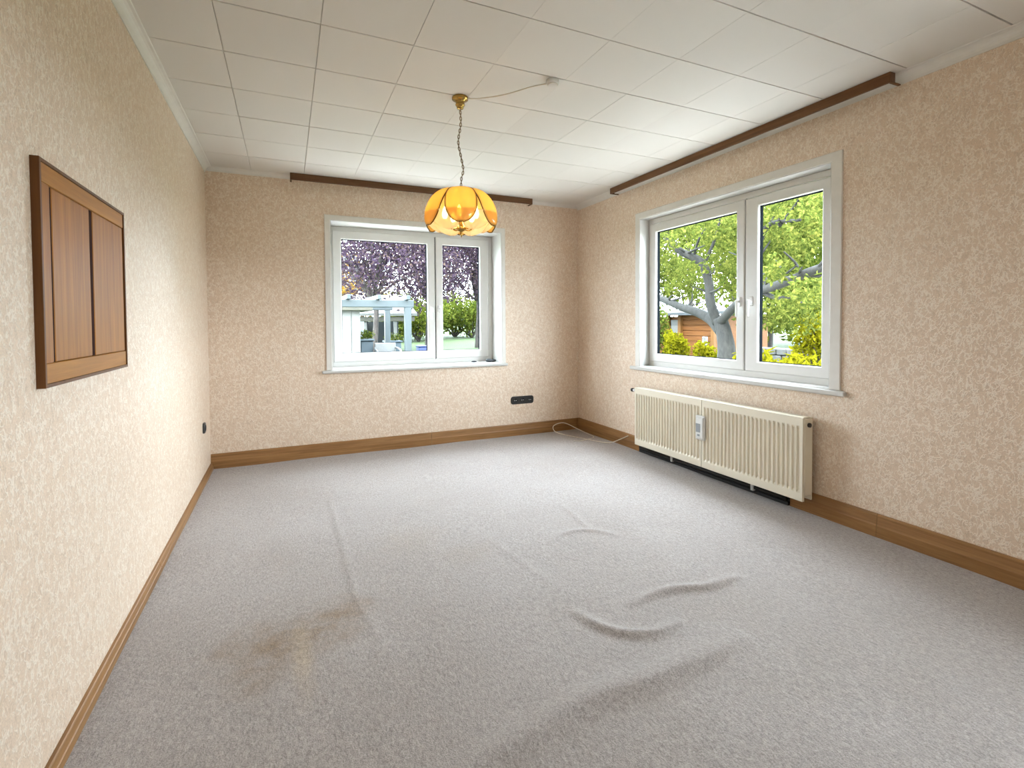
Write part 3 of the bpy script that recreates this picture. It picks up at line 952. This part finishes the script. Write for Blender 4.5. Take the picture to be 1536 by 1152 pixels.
# glass petals
view_a = math.atan2(-LY, -LX)
def petal(ang, prof, half, nv=22, nu=10, thick=0.003, ruffle=0.0):
    """Curved glass petal around direction ang: prof(v)->(r,z), half(v)->half-angle."""
    v, rim = [], []
    for sgn in (0, 1):
        for i in range(nv + 1):
            t = i / nv
            r, z = prof(t); h = half(t)
            for j in range(nu + 1):
                u = 2 * j / nu - 1
                rr = r + (thick if sgn else 0) + 0.010 * (1 - u * u)
                zz = z + ruffle * math.cos(u * 3 * math.pi) * t
                v.append((LX + rr * math.cos(ang + u * h), LY + rr * math.sin(ang + u * h), zz))
    n1 = nu + 1; off = (nv + 1) * n1; f = []
    for i in range(nv):
        for j in range(nu):
            q = (i * n1 + j, i * n1 + j + 1, (i + 1) * n1 + j + 1, (i + 1) * n1 + j)
            f.append(q[::-1]); f.append(tuple(x + off for x in q))
    edge = [i * n1 for i in range(nv + 1)] + [nv * n1 + j for j in range(1, nu + 1)] + [i * n1 + nu for i in range(nv - 1, -1, -1)] + [j for j in range(nu - 1, 0, -1)]
    for a, b in zip(edge, edge[1:] + edge[:1]):
        f.append((a, b, b + off, a + off))
    mb = MB().add(v, f, True)
    rim = [np.array(v[k]) for k in edge[:2 * nv + nu + 1]]
    return mb, rim
def p_out(t):
    a = math.radians(8 + 92 * t)
    return 0.068 + 0.140 * math.sin(a), 1.792 + 0.187 * math.cos(a)
def h_out(t):
    w0 = 0.052 + 0.038 * math.sin(min(t / 0.6, 1.0) * math.pi / 2)      # half width in metres
    if t > 0.62:
        w0 *= math.sqrt(max(0.0, 1 - ((t - 0.62) / 0.38 * 0.985) ** 2))
    return w0 / p_out(t)[0]
for k in range(6):
    ang = view_a + k * math.pi / 3
    mb, rim = petal(ang, p_out, h_out)
    po = mb.build('glass_petal', M['amber'], lamp)
    MB().tube(rim, 0.0036, 6).build('petal_rim', M['dark_brass'], po)
def p_low(t):
    return 0.196 - 0.020 * t - 0.06 * t ** 3, 1.835 - 0.098 * t
def h_low(t):
    return math.radians(30) * math.sqrt(max(0.0, 1 - (max(t - 0.35, 0) / 0.66) ** 2))
for k in range(6):
    ang = view_a + (k + 0.5) * math.pi / 3
    mb, rim = petal(ang, p_low, h_low, 14, 12, 0.003, 0.003)
    mb.build('pale_glass_petal', M['clear'], lamp)

# ---- small dark things left on the sill of the back window
def blob(mb, c, r, seed):
    rg = np.random.default_rng(seed); v, f = [], []; n, m = 8, 6
    for i in range(m + 1):
        th = math.pi * i / m
        for j in range(n):
            ph = 2 * math.pi * j / n
            k = 1 + 0.22 * (rg.random() - 0.5)
            v.append((c[0] + r[0] * k * math.sin(th) * math.cos(ph), c[1] + r[1] * k * math.sin(th) * math.sin(ph), c[2] + r[2] * math.cos(th)))
    for i in range(m):
        for j in range(n):
            f.append((i * n + j, (i + 1) * n + j, (i + 1) * n + (j + 1) % n, i * n + (j + 1) % n))
    return mb.add(v, f, True)
M['dark_cloth'] = plain('dark_grey_stuff', (0.045, 0.05, 0.055), 0.6)
zs_ = W1['z0'] + 0.008
w1o = empty('crumpled_cloth', (1.96, D + 0.10, zs_))
tag(w1o, 'small dark crumpled cloth at the right end of the window sill', 'cloth')
blob(MB(), (1.955, D + 0.10, zs_ + 0.018), (0.045, 0.03, 0.019), 3).build('fold', M['dark_cloth'], w1o)
blob(MB(), (2.010, D + 0.12, zs_ + 0.013), (0.035, 0.025, 0.014), 4).build('fold', M['dark_cloth'], w1o)
tag(blob(MB(), (1.80, D + 0.14, zs_ + 0.0085), (0.032, 0.018, 0.009), 5).build('pebble', M['dark_cloth']), 'tiny dark flat pebble on the sill beside the crumpled cloth', 'pebble')

# ================================================================== THE GARDEN
def ground_z(X, Y):
    d = np.maximum(np.maximum(X - 4.0, Y - 5.8), 0)
    return -0.15 + 0.032 * d
def gz(x, y):
    return float(ground_z(np.array(x), np.array(y)))
def lawn_mat():
    m, nt, N, L, b = new_mat('lawn_grass')
    v = obj_coords(N, L)
    n1 = noise(N, L, v, 0.6, 4); n2 = noise(N, L, v, 14, 4, 0.7)
    f = math_node(N, L, 'ADD', math_node(N, L, 'MULTIPLY', n1.outputs['Fac'], 0.5), math_node(N, L, 'MULTIPLY', n2.outputs['Fac'], 0.5))
    r = ramp(N, [(0.35, (0.014, 0.034, 0.004)), (0.65, (0.034, 0.062, 0.008))])
    L.new(f, r.inputs[0]); L.new(r.outputs[0], b.inputs['Base Color'])
    b.inputs['Roughness'].default_value = 0.95
    bump(N, L, b, n2.outputs['Fac'], 0.8, 0.05)
    return m
M['lawn'] = lawn_mat()
gx_ = np.linspace(-40, 60, 90); gy_ = np.linspace(-30, 70, 90)
grid_object('ground', gx_, gy_, lambda X, Y: np.where((X > XL - 1.5) & (X < XR + 1.2) & (Y > YR - 1.5) & (Y < D + 1.2), -0.45, ground_z(X, Y)), M['lawn'])

M['bounce_paving'] = plain('pale_bounce_paving', (0.50, 0.48, 0.45), 0.8, var=0.12, scale=3)  # unseen pale slabs added to bounce neutral daylight up into the room
MB().box(XR + 0.185, XR + 3.6, YR - 4.0, D + 2.6, -0.5, -0.06).build('bounce_floor_right', M['bounce_paving'], kind='structure')
MB().box(XL - 2.0, XR + 0.184, D + WT, D + 2.6, -0.5, -0.06).build('bounce_floor_back', M['bounce_paving'], kind='structure')

M['leaf_apple'] = leaf_mat('apple_leaf', (0.036, 0.052, 0.011), (0.085, 0.102, 0.020), (0.185, 0.182, 0.042))
M['leaf_plum'] = leaf_mat('plum_leaf', (0.026, 0.016, 0.028), (0.052, 0.036, 0.055), (0.115, 0.08, 0.05))
M['leaf_hedge'] = leaf_mat('hedge_leaf', (0.026, 0.043, 0.008), (0.066, 0.088, 0.014), (0.16, 0.15, 0.026))
M['leaf_yellow'] = leaf_mat('yellow_leaf', (0.07, 0.072, 0.004), (0.15, 0.138, 0.006), (0.22, 0.19, 0.010))
M['leaf_orange'] = leaf_mat('autumn_leaf', (0.12, 0.06, 0.009), (0.192, 0.108, 0.018), (0.24, 0.156, 0.03))
M['bark'] = bark_mat('apple_bark', (0.0045, 0.0043, 0.0036), (0.019, 0.0185, 0.016))
M['bark_dark'] = bark_mat('dark_bark', (0.02, 0.016, 0.014), (0.06, 0.05, 0.045))
M['shed_white'] = plain('white_shed_paint', (0.12, 0.12, 0.115), 0.6)
M['cream_board'] = plain('cream_fascia', (0.075, 0.07, 0.055), 0.6)
M['pergola'] = plain('blue_grey_paint', (0.023, 0.033, 0.037), 0.5)
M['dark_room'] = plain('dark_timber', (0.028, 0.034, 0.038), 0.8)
M['planter'] = plain('blue_grey_planter', (0.022, 0.036, 0.048), 0.5)
M['chair_white'] = plain('white_garden_plastic', (0.1, 0.1, 0.1), 0.4)
M['blue'] = plain('blue_plastic', (0.008, 0.018, 0.08), 0.4)
M['shed_orange'] = wood('larch_boards', (0.075, 0.026, 0.006), (0.13, 0.052, 0.013), 'Y', 0.6)
M['shed_post'] = wood('larch_posts', (0.09, 0.04, 0.011), (0.14, 0.065, 0.019), 'Z', 0.6)
M['roof'] = plain('slate_roof', (0.022, 0.026, 0.030), 0.6, var=0.2, scale=3)
M['house_wall'] = plain('pale_render', (0.08, 0.078, 0.07), 0.8)
M['stone'] = plain('grey_stone', (0.06, 0.06, 0.058), 0.8, var=0.2, scale=6)
M['glass_dark'] = plain('dark_house_glass', (0.03, 0.04, 0.05), 0.1)

def leaves_mesh(name, centres, radii, n, size, seed, shell=0.5, aspect=0.5):
    """n leaf blades scattered through ellipsoids; every leaf two triangles, folded along its midrib."""
    rg = np.random.default_rng(seed)
    C = np.array(centres, float); Rr = np.array(radii, float)
    vol = np.prod(Rr, 1) ** (2 / 3)
    pick = rg.choice(len(C), n, p=vol / vol.sum())
    d = rg.normal(size=(n, 3)); d /= np.linalg.norm(d, axis=1)[:, None]
    rad = (shell + (1 - shell) * rg.random(n)) ** (1 / 1.6)
    pos = C[pick] + d * rad[:, None] * Rr[pick]
    t = rg.normal(size=(n, 3)) + d * 0.7 + np.array([0, 0, -0.3]); t /= np.linalg.norm(t, axis=1)[:, None]
    s = np.cross(t, rg.normal(size=(n, 3))); s /= np.linalg.norm(s, axis=1)[:, None]
    nrm = np.cross(t, s)
    L_ = size * (0.65 + 0.7 * rg.random(n))[:, None]
    W_ = L_ * aspect * 0.5
    co = np.stack([pos - t * L_ / 2, pos + s * W_ + nrm * L_ * 0.10, pos + t * L_ / 2, pos - s * W_ + nrm * L_ * 0.10], 1).reshape(-1, 3)
    k = np.arange(n)[:, None] * 4
    fa = np.concatenate([k + np.array([[0, 1, 2]]), k + np.array([[0, 2, 3]])], 0)
    return fast_mesh(name, co, fa)

def foliage(parent, mat, centres, radii, n, size, seed, shell=0.5, aspect=0.5):
    return link('foliage', leaves_mesh('foliage', centres, radii, n, size, seed, shell, aspect), mat, parent, 'stuff')

def limb(root, pts, rads, name='branch', mat=None, seg=10):
    P = smooth_path(pts, 6)
    R = np.interp(np.linspace(0, 1, len(P)), np.linspace(0, 1, len(rads)), rads)
    return MB().tube(P, list(R), seg).build(name, mat or M['bark'], root)

# ---- the old apple tree outside the right window (trunk about 4 m from the house)
AX = 7.2
base = at_x(1088, 560, AX); base[2] = gz(base[0], base[1])
apple = empty('apple_tree', base)
tag(apple, 'old apple tree with forking grey limbs close outside the right window', 'tree')
def ap(px, py, dx=0.0):
    return at_x(px, py, AX + dx)
limb(apple, [base, ap(1090, 530), ap(1086, 500), ap(1080, 478)], [0.203, 0.156, 0.133, 0.125], 'trunk')
limb(apple, [ap(1082, 498), ap(1066, 480, .1), ap(1045, 468, .2), ap(1020, 460, .3), ap(992, 448, .5), ap(965, 436, .8)], [0.101, 0.094, 0.086, 0.078, 0.070, 0.055])
limb(apple, [ap(1076, 485), ap(1066, 455, -.1), ap(1063, 425, -.1), ap(1055, 398, -.2), ap(1040, 386, -.3), ap(1018, 375, -.4), ap(995, 350, -.5), ap(978, 328, -.6)], [0.094, 0.086, 0.078, 0.078, 0.074, 0.066, 0.055, 0.039])
limb(apple, [ap(1055, 398, -.2), ap(1068, 370, -.2), ap(1078, 340, -.3), ap(1085, 300, -.4)], [0.035, 0.027, 0.023, 0.016])
limb(apple, [ap(1040, 386, -.3), ap(1048, 360, -.4), ap(1060, 340, -.5)], [0.023, 0.020, 0.012])
limb(apple, [ap(1078, 486), ap(1092, 470, -.2), ap(1110, 452, -.5), ap(1135, 437, -.8), ap(1160, 430, -1.), ap(1188, 419, -1.2), ap(1215, 408, -1.4), ap(1250, 396, -1.6), ap(1300, 385, -1.8)], [0.086, 0.074, 0.066, 0.062, 0.062, 0.058, 0.055, 0.047, 0.031])
limb(apple, [ap(1140, 436, -.8), ap(1165, 447, -.9), ap(1190, 445, -1.), ap(1205, 455, -1.1)], [0.039, 0.031, 0.023, 0.016])
limb(apple, [ap(1208, 410, -1.3), ap(1222, 414, -1.4), ap(1245, 412, -1.5)], [0.023, 0.020, 0.012])
limb(apple, [ap(1110, 452, -.5), ap(1120, 400, -.6), ap(1150, 340, -.9), ap(1200, 330, -1.2)], [0.047, 0.039, 0.031, 0.020])
tw = random.Random(5)
for px, py, dx in [(1030, 462, .25), (1005, 452, .4), (1062, 440, -.1), (1060, 415, -.15), (1030, 381, -.35), (1008, 366, -.45), (1120, 447, -.6), (1150, 432, -.9), (1175, 424, -1.1), (1200, 414, -1.3), (1225, 405, -1.45), (1125, 395, -.65), (1140, 365, -.8), (1170, 338, -1.0)]:
    for q in range(2):
        ex, ey = px + tw.uniform(-34, 34), py - tw.uniform(10, 48) * (1 if q else 0.6)
        limb(apple, [ap(px, py, dx), ap((px + ex) / 2 + tw.uniform(-6, 6), (py + ey) / 2, dx + tw.uniform(-.15, .15)), ap(ex, ey, dx + tw.uniform(-.4, .4))], [0.026, 0.018, 0.008], 'twig', M['bark'], 6)
cen, rad_ = [], []
for px, py, dx, r in [(985, 330, -.3, .75), (1030, 320, .2, .8), (1080, 330, .3, .8), (1000, 395, .6, .55), (1025, 420, .9, .5), (1090, 390, .7, .7), (1100, 430, .9, .5), (1045, 435, 1.1, .45), (1010, 300, .0, .8),
                      (1150, 320, -.4, .8), (1200, 310, -.8, .8), (1150, 380, -.2, .65), (1180, 370, .3, .6), (1165, 470, .4, .55), (1195, 475, .1, .5), (1140, 470, .5, .5), (1215, 455, .2, .42), (1150, 425, .7, .5),
                      (1225, 350, -.9, .45), (1260, 330, -1.0, .7), (1270, 440, -.6, .6), (955, 380, .4, .7), (960, 300, 0, .8), (1110, 300, 0, .8), (1120, 350, .4, .6), (1200, 440, .6, .45)]:
    cen.append(ap(px, py, dx)); rad_.append((r * 0.95, r * 0.95, r * 0.62))
for px, py, dx, r in [(1000, 360, -.9, .30), (1075, 395, -.8, .28), (1030, 405, -.7, .25), (1160, 405, -1.6, .30), (1215, 430, -1.9, .25), (1180, 455, -1.6, .28), (1090, 350, -1.0, .32), (1010, 430, -.4, .25)]:
    cen.append(ap(px, py, dx)); rad_.append((r, r, r * 0.7))
for k in range(7):
    a = k / 7 * 2 * math.pi
    cen.append(base + np.array([1.9 * math.cos(a), 1.9 * math.sin(a), 3.1 + 0.3 * math.sin(3 * a)])); rad_.append((0.7, 0.7, 0.45))
foliage(apple, M['leaf_apple'], cen, rad_, 19000, 0.088, 11, 0.15, 0.5)

def round_tree(name, label, cat, pos, h, crown_r, mat, n, size, seed, bark=None, group=None, blobs=9, low=0.35):
    b = np.array([pos[0], pos[1], gz(pos[0], pos[1])])
    r = empty(name, b); tag(r, label, cat, group)
    rg = np.random.default_rng(seed)
    limb(r, [b + [0, 0, -0.1], b + [0.1, 0.05, h * 0.3], b + [0.0, 0.1, h * 0.6], b + [0.1, 0, h * 0.85]], [0.018 * h, 0.015 * h, 0.011 * h, 0.005 * h], 'trunk', bark or M['bark_dark'], 8)
    cs, rs = [], []
    for k in range(blobs):
        a = 2 * math.pi * k / blobs + rg.random()
        q = rg.random() ** 0.5 * 0.62
        zc = h * (low + (1 - low) * (0.15 + 0.75 * rg.random()))
        c = b + [crown_r * q * math.cos(a), crown_r * q * math.sin(a), zc]
        cs.append(c); s = crown_r * (0.42 + 0.2 * rg.random()); rs.append((s, s, s * 0.8))
        limb(r, [b + [0, 0.05, h * 0.35], (b + [0, 0, h * 0.4] + c) / 2, c], [0.009 * h, 0.006 * h, 0.003 * h], 'branch', bark or M['bark_dark'], 6)
    foliage(r, mat, cs, rs, n, size, seed, 0.25)
    return r
def bush(name, label, pos, w, h, mat, n, size, seed, group=None, aspect=0.5, cat='bush', blobs=7):
    b = np.array([pos[0], pos[1], gz(pos[0], pos[1])])
    r = empty(name, b); tag(r, label, cat, group)
    rg = np.random.default_rng(seed)
    st = MB()
    cs, rs = [], []
    for k in range(blobs):
        a = 2 * math.pi * k / blobs
        q = 0.45 * w * (0.3 + 0.7 * rg.random())
        c = b + [q * math.cos(a), q * math.sin(a), h * (0.35 + 0.35 * rg.random())]
        cs.append(c); rs.append((w * 0.3, w * 0.3, h * 0.36))
        limb(r, [b, (b + c) / 2 + [0, 0, 0.02], c], [0.02 * h + 0.01, 0.012 * h + 0.006, 0.005], 'stem', M['bark_dark'], 6)
    foliage(r, mat, cs, rs, n, size, seed, 0.2, aspect)
    return r

# ---- beyond the right window: larch shed, yellow bushes, garden wall, further trees
SX = 11.0
q0, q1 = at_x(975, 530, SX), at_x(1072, 530, SX)
sy1, sy0 = q0[1] + 0.9, q1[1]
shed = empty('garden_shed', (SX, (sy0 + sy1) / 2, gz(SX, sy0)))
tag(shed, 'orange larch garden shed behind the apple tree', 'shed')
sz0, sz1 = gz(SX, sy0) - 0.1, at_x(1030, 472, SX)[2]
nb = 9; bh = (sz1 - sz0) / nb
ys_door = at_x(1022, 520, SX)[1]
for k in range(nb):
    MB().cbox(SX, SX + 0.03, sy0, ys_door, sz0 + k * bh + 0.006, sz0 + (k + 1) * bh - 0.006, 0.006).build('plank', M['shed_orange'], shed)
MB().box(SX + 0.032, SX + 2.2, sy0 + 0.05, sy1 - 0.05, sz0, sz1 - 0.05).build('shed_core', M['shed_orange'], shed)
for yy in (sy0, ys_door, at_x(1004, 520, SX)[1], sy1):
    MB().cbox(SX - 0.10, SX + 0.005, yy - 0.06, yy + 0.06, sz0, sz1, 0.01).build('post', M['shed_post'], shed)
wa, wb = at_x(1004, 520, SX)[1] - 0.1, ys_door + 0.1
MB().cbox(SX - 0.03, SX + 0.03, wb, wa, at_x(1015, 500, SX)[2], sz1 - 0.15, 0.01).build('shutter', M['chair_white'], shed)
rf = MB().prism([(-0.35, -0.02), (2.4, 0.14), (2.4, 0.22), (-0.35, 0.06)], (0, 1, 0), sy1 - sy0 + 0.6, (SX, sy0 - 0.3, sz1), (1, 0, 0), (0, 0, 1)).build('roof', M['roof'], shed)
tag(MB().cbox(9.2, 9.3, at_x(1055, 520, 9.2)[1] - 0.05, at_x(1055, 520, 9.2)[1] + 0.05, gz(9.2, 8), at_x(1055, 505, 9.2)[2], 0.01).build('garden_post', M['chair_white']), 'short white garden post beside the apple trunk', 'post')

def bpos(px, X):
    p = at_x(px, 520, X); return (p[0], p[1])
bush('yellow_bush', 'bright yellow bush in front of the shed shutter', bpos(1012, 9.6), 0.55, 0.95, M['leaf_yellow'], 1300, 0.10, 21, 'yellow garden bushes')
bush('yellow_bush', 'small yellow bush at the foot of the apple trunk', bpos(1062, 8.6), 0.55, 0.78, M['leaf_yellow'], 1100, 0.09, 22, 'yellow garden bushes')
bush('spiky_bush', 'large yellow-green bush with long pointed leaves low in the right pane', bpos(1172, 5.6), 1.05, 0.98, M['leaf_yellow'], 1300, 0.24, 23, 'yellow garden bushes', 0.22)
bush('yellow_bush', 'yellow bush at the right edge of the right window', bpos(1224, 9.5), 0.7, 1.65, M['leaf_yellow'], 1500, 0.11, 24, 'yellow garden bushes')
bush('green_bush', 'dark green bush at the left edge of the right window', bpos(983, 10.0), 0.8, 1.6, M['leaf_hedge'], 1800, 0.10, 25)
wy0, wy1 = at_x(1250, 520, 10.5)[1], at_x(1120, 520, 10.5)[1]
gw = empty('garden_wall', (10.5, (wy0 + wy1) / 2, gz(10.5, 5)))
tag(gw, 'low grey garden wall of stone blocks behind the spiky bush', 'wall')
for rrow in range(3):
    n = 8
    for k in range(n):
        L0 = wy0 + (wy1 - wy0) * (k + 0.5 * (rrow % 2)) / n
        L1 = min(L0 + (wy1 - wy0) / n, wy1 + 0.3)
        z = gz(10.5, 5) + rrow * 0.17
        MB().cbox(10.5 + random.uniform(-.02, .02), 10.78, L0 + 0.008, L1 - 0.008, z, z + 0.16, 0.02).build('stone', M['stone'], gw)
for k, (px, X, h, r) in enumerate([(968, 17, 6.5, 2.8), (1035, 19, 7.5, 3.2), (1100, 17, 6.2, 2.8), (1155, 15, 5.0, 2.5), (1215, 18, 4.2, 2.2), (1290, 13, 5.5, 2.4)]):
    lab = ['tall leafy tree behind the left end of the larch shed', 'tall leafy tree rising right behind the larch shed', 'leafy tree behind the trunk of the apple tree', 'leafy tree behind the spiky bush',
           'small leafy tree far behind the garden wall', 'leafy tree beyond the right edge of the right window'][k]
    round_tree('leafy_tree', lab, 'tree', bpos(px, X), h, r, M['leaf_hedge'] if k % 2 else M['leaf_apple'], 4200, 0.24, 40 + k, group='trees beyond the right window', low=0.12)

# ---- beyond the back window: shed, pergola, terrace furniture, plum trees
PY = 11.0
pa, pb = at_y(500, 452, PY), at_y(616, 452, PY)
pz = at_y(580, 450, PY)[2]
perg = empty('pergola', (pb[0], PY, gz(pb[0], PY)))
tag(perg, 'blue-grey timber pergola outside the back window', 'pergola')
MB().cbox(pa[0] - 1.2, pb[0] + 0.06, PY - 0.06, PY + 0.06, pz - 0.16, pz, 0.01).build('front_beam', M['pergola'], perg)
MB().cbox(pa[0] - 1.2, pb[0] + 0.06, PY + 2.4, PY + 2.52, pz - 0.16, pz, 0.01).build('rear_beam', M['pergola'], perg)
for yy in (PY, PY + 2.46):
    MB().cbox(pb[0] - 0.14, pb[0] + 0.0, yy - 0.07, yy + 0.07, gz(pb[0], yy) - 0.1, pz - 0.161, 0.01).build('post', M['pergola'], perg)
for k in range(5):
    xx = pb[0] - 0.10 - k * 0.62
    MB().cbox(xx - 0.04, xx + 0.04, PY - 0.25, PY + 2.7, pz + 0.001, pz + 0.10, 0.008).build('rafter', M['pergola'], perg)

WY = 11.7
wx1 = at_y(541, 500, WY)[0]; wx0 = wx1 - 2.2
wz1 = at_y(530, 466, WY)[2]; wz0 = gz(wx1, WY)
ws = empty('white_shed', ((wx0 + wx1) / 2, WY, wz0))
tag(ws, 'white boarded shed under the pergola at the left edge of the back window', 'shed')
nbd = 11
for k in range(nbd):
    a = wx0 + (wx1 - wx0) * k / nbd
    MB().cbox(a + 0.008, a + (wx1 - wx0) / nbd - 0.008, WY - 0.022, WY, wz0 - 0.1, wz1, 0.005).build('plank', M['shed_white'], ws)
MB().box(wx0, wx1 - 0.01, WY + 0.001, WY + 1.4, wz0 - 0.1, wz1).build('shed_core', M['shed_white'], ws)
MB().cbox(wx0 - 0.1, at_y(558, 460, WY)[0], WY - 0.12, WY + 1.6, wz1 + 0.001, wz1 + 0.16, 0.01).build('roof_edge', M['cream_board'], ws)

GY = 17.0
ga, gb = at_y(548, 500, GY), at_y(612, 500, GY)
gz0 = gz(gb[0], GY)
gzt = at_y(580, 482, GY)[2]
pav = empty('garden_pavilion', ((ga[0] + gb[0]) / 2, GY, gz0))
tag(pav, 'open garden pavilion with dark interior and pale roof behind the pergola', 'pavilion')
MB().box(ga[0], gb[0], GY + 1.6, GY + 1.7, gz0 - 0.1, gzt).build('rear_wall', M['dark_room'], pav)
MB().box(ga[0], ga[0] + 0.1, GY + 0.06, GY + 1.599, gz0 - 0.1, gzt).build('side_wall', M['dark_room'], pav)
for xx in (ga[0], at_y(563, 500, GY)[0], at_y(593, 500, GY)[0], gb[0]):
    MB().cbox(xx - 0.05, xx + 0.05, GY - 0.05, GY + 0.05, gz0 - 0.1, gzt, 0.008).build('post', M['shed_white'], pav)
MB().cbox(ga[0] - 0.2, gb[0] + 0.2, GY - 0.15, GY + 0.0, gzt + 0.001, gzt + 0.16, 0.01).build('fascia', M['cream_board'], pav)
rfp = MB().prism([(-0.35, 0.02), (1.9, 0.75), (1.9, 0.83), (-0.35, 0.10)], (1, 0, 0), gb[0] - ga[0] + 0.5, (ga[0] - 0.25, GY, gzt + 0.16), (0, 1, 0), (0, 0, 1)).build('roof', M['shed_white'], pav)
for k in range(3):
    z = gz0 + 0.55 + 0.42 * k
    MB().cbox(ga[0] + 0.11, at_y(562, 500, GY)[0] - 0.06, GY + 0.9, GY + 1.2, z, z + 0.04, 0.005).build('shelf', M['shed_white'], pav)

def planter(label, px0, px1, py1, Y, deep):
    a, b = at_y(px0, py1, Y), at_y(px1, py1, Y)
    z0 = gz(a[0], Y)
    r = empty('planter_box', ((a[0] + b[0]) / 2, Y, z0)); tag(r, label, 'planter', 'blue-grey planters on the terrace')
    MB().cbox(a[0], b[0], Y, Y + deep, z0 - 0.05, a[2], 0.02).build('box', M['planter'], r)
    MB().cbox(a[0] - 0.03, b[0] + 0.03, Y - 0.03, Y + deep + 0.03, a[2] + 0.001, a[2] + 0.05, 0.012).build('rim', M['planter'], r)
    c = [(a[0] + (b[0] - a[0]) * t, Y + deep / 2, a[2] + 0.14) for t in (0.2, 0.5, 0.8)]
    foliage(r, M['leaf_hedge'], c, [(0.14, 0.14, 0.14)] * 3, 240, 0.07, int(px0), 0.1)
planter('wide blue-grey planter beside the white shed', 541, 560, 512, 12.6, 0.5)
planter('low blue-grey planter in front of the garden pavilion', 580, 602, 514, 14.1, 0.5)
# white garden chair: seat, back, arms, legs
cxy = at_y(581, 520, 12.3); cz0 = gz(cxy[0], 12.3)
gch = empty('garden_chair', (cxy[0], 12.3, cz0)); tag(gch, 'white garden armchair between the two planters', 'chair')
cw = 0.26
MB().cbox(cxy[0] - cw, cxy[0] + cw, 12.05, 12.55, cz0 + 0.28, cz0 + 0.33, 0.012).build('seat', M['chair_white'], gch)
MB().cbox(cxy[0] - cw, cxy[0] + cw, 12.56, 12.61, cz0 + 0.331, cz0 + 0.66, 0.015).build('backrest', M['chair_white'], gch)
for s in (-1, 1):
    limb(gch, [(cxy[0] + s * cw, 12.55, cz0 + 0.54), (cxy[0] + s * (cw + 0.03), 12.3, cz0 + 0.51), (cxy[0] + s * (cw + 0.02), 12.08, cz0 + 0.47), (cxy[0] + s * cw, 12.03, cz0 + 0.34)], [0.025, 0.028, 0.028, 0.022], 'armrest', M['chair_white'])
    for yy in (12.1, 12.5):
        MB().tube([(cxy[0] + s * (cw - 0.03), yy, cz0), (cxy[0] + s * (cw - 0.03), yy, cz0 + 0.281)], 0.022, 8).build('leg', M['chair_white'], gch)
bx = at_y(633, 519, 12.0)
bb_ = empty('storage_crate', (bx[0], 12.0, gz(bx[0], 12.0))); tag(bb_, 'blue plastic crate standing on the lawn beside the pergola post', 'crate')
MB().cbox(bx[0] - 0.10, bx[0] + 0.10, 11.9, 12.2, gz(bx[0], 12.0), bx[2] - 0.02, 0.015).build('crate_body', M['blue'], bb_)
MB().cbox(bx[0] - 0.115, bx[0] + 0.115, 11.885, 12.215, bx[2] - 0.019, bx[2] + 0.01, 0.008).build('crate_lid', M['blue'], bb_)

def bpy_(px, Y):
    p = at_y(px, 500, Y); return (p[0], p[1])
round_tree('plum_tree', 'large purple-leaved plum tree behind the white shed', 'tree', bpy_(560, 15.0), 4.9, 2.6, M['leaf_plum'], 14000, 0.115, 61, group='purple plum trees', blobs=15, low=0.36)
round_tree('plum_tree', 'purple-leaved plum tree behind the pergola post', 'tree', bpy_(640, 16.5), 5.2, 2.6, M['leaf_plum'], 13000, 0.115, 62, group='purple plum trees', blobs=14, low=0.36)
round_tree('plum_tree', 'purple-leaved plum tree in the narrow right pane of the back window', 'tree', bpy_(715, 18.0), 5.2, 2.6, M['leaf_plum'], 11000, 0.12, 63, group='purple plum trees', blobs=13, low=0.40)
bush('autumn_bush', 'orange-leaved shrub by the roof of the neighbouring house', bpy_(528, 21.0), 2.2, 4.6, M['leaf_orange'], 1600, 0.16, 64)
for k, (px, Y, w, h) in enumerate([(628, 22, 2.6, 2.3), (655, 24, 3.0, 2.4), (682, 25, 3.0, 2.6), (708, 24, 2.8, 2.2), (733, 25, 3.0, 2.5), (600, 23, 2.6, 2.4)]):
    lab = ['round green shrub right of the pergola post', 'green shrub behind the window mullion', 'tall green shrub at the left of the narrow pane', 'low green shrub in the middle of the narrow pane',
           'green shrub at the right edge of the narrow pane', 'green shrub behind the garden pavilion'][k]
    bush('green_shrub', lab, bpy_(px, Y), w, h, M['leaf_hedge'], 2200, 0.17, 70 + k, 'shrubs at the end of the lawn')
# neighbouring house at the left
nh = empty('neighbour_house', (2.0, 27.0, 0.5)); tag(nh, 'pale neighbouring house with slate roof behind the plum tree', 'house')
hx0, hx1 = at_y(470, 430, 27.0)[0], at_y(536, 430, 27.0)[0]
hzt = at_y(520, 436, 27.0)[2]
MB().box(hx0, hx1, 27.0, 33.0, 0.3, hzt).build('wall', M['house_wall'], nh)
MB().prism([(-0.5, -0.05), (3.0, 2.1), (6.5, -0.05), (6.5, 0.15), (3.0, 2.32), (-0.5, 0.15)], (1, 0, 0), hx1 - hx0 + 0.8, (hx0 - 0.4, 27.0, hzt), (0, 1, 0), (0, 0, 1)).build('roof', M['roof'], nh)
for t in (0.25, 0.7):
    c = hx0 + (hx1 - hx0) * t
    wdw = MB().cbox(c - 0.6, c + 0.6, 26.95, 27.02, hzt - 1.8, hzt - 0.6, 0.02).build('house_window', M['chair_white'], nh)
    MB().box(c - 0.5, c + 0.5, 26.93, 26.96, hzt - 1.7, hzt - 0.7).build('pane', M['glass_dark'], wdw)
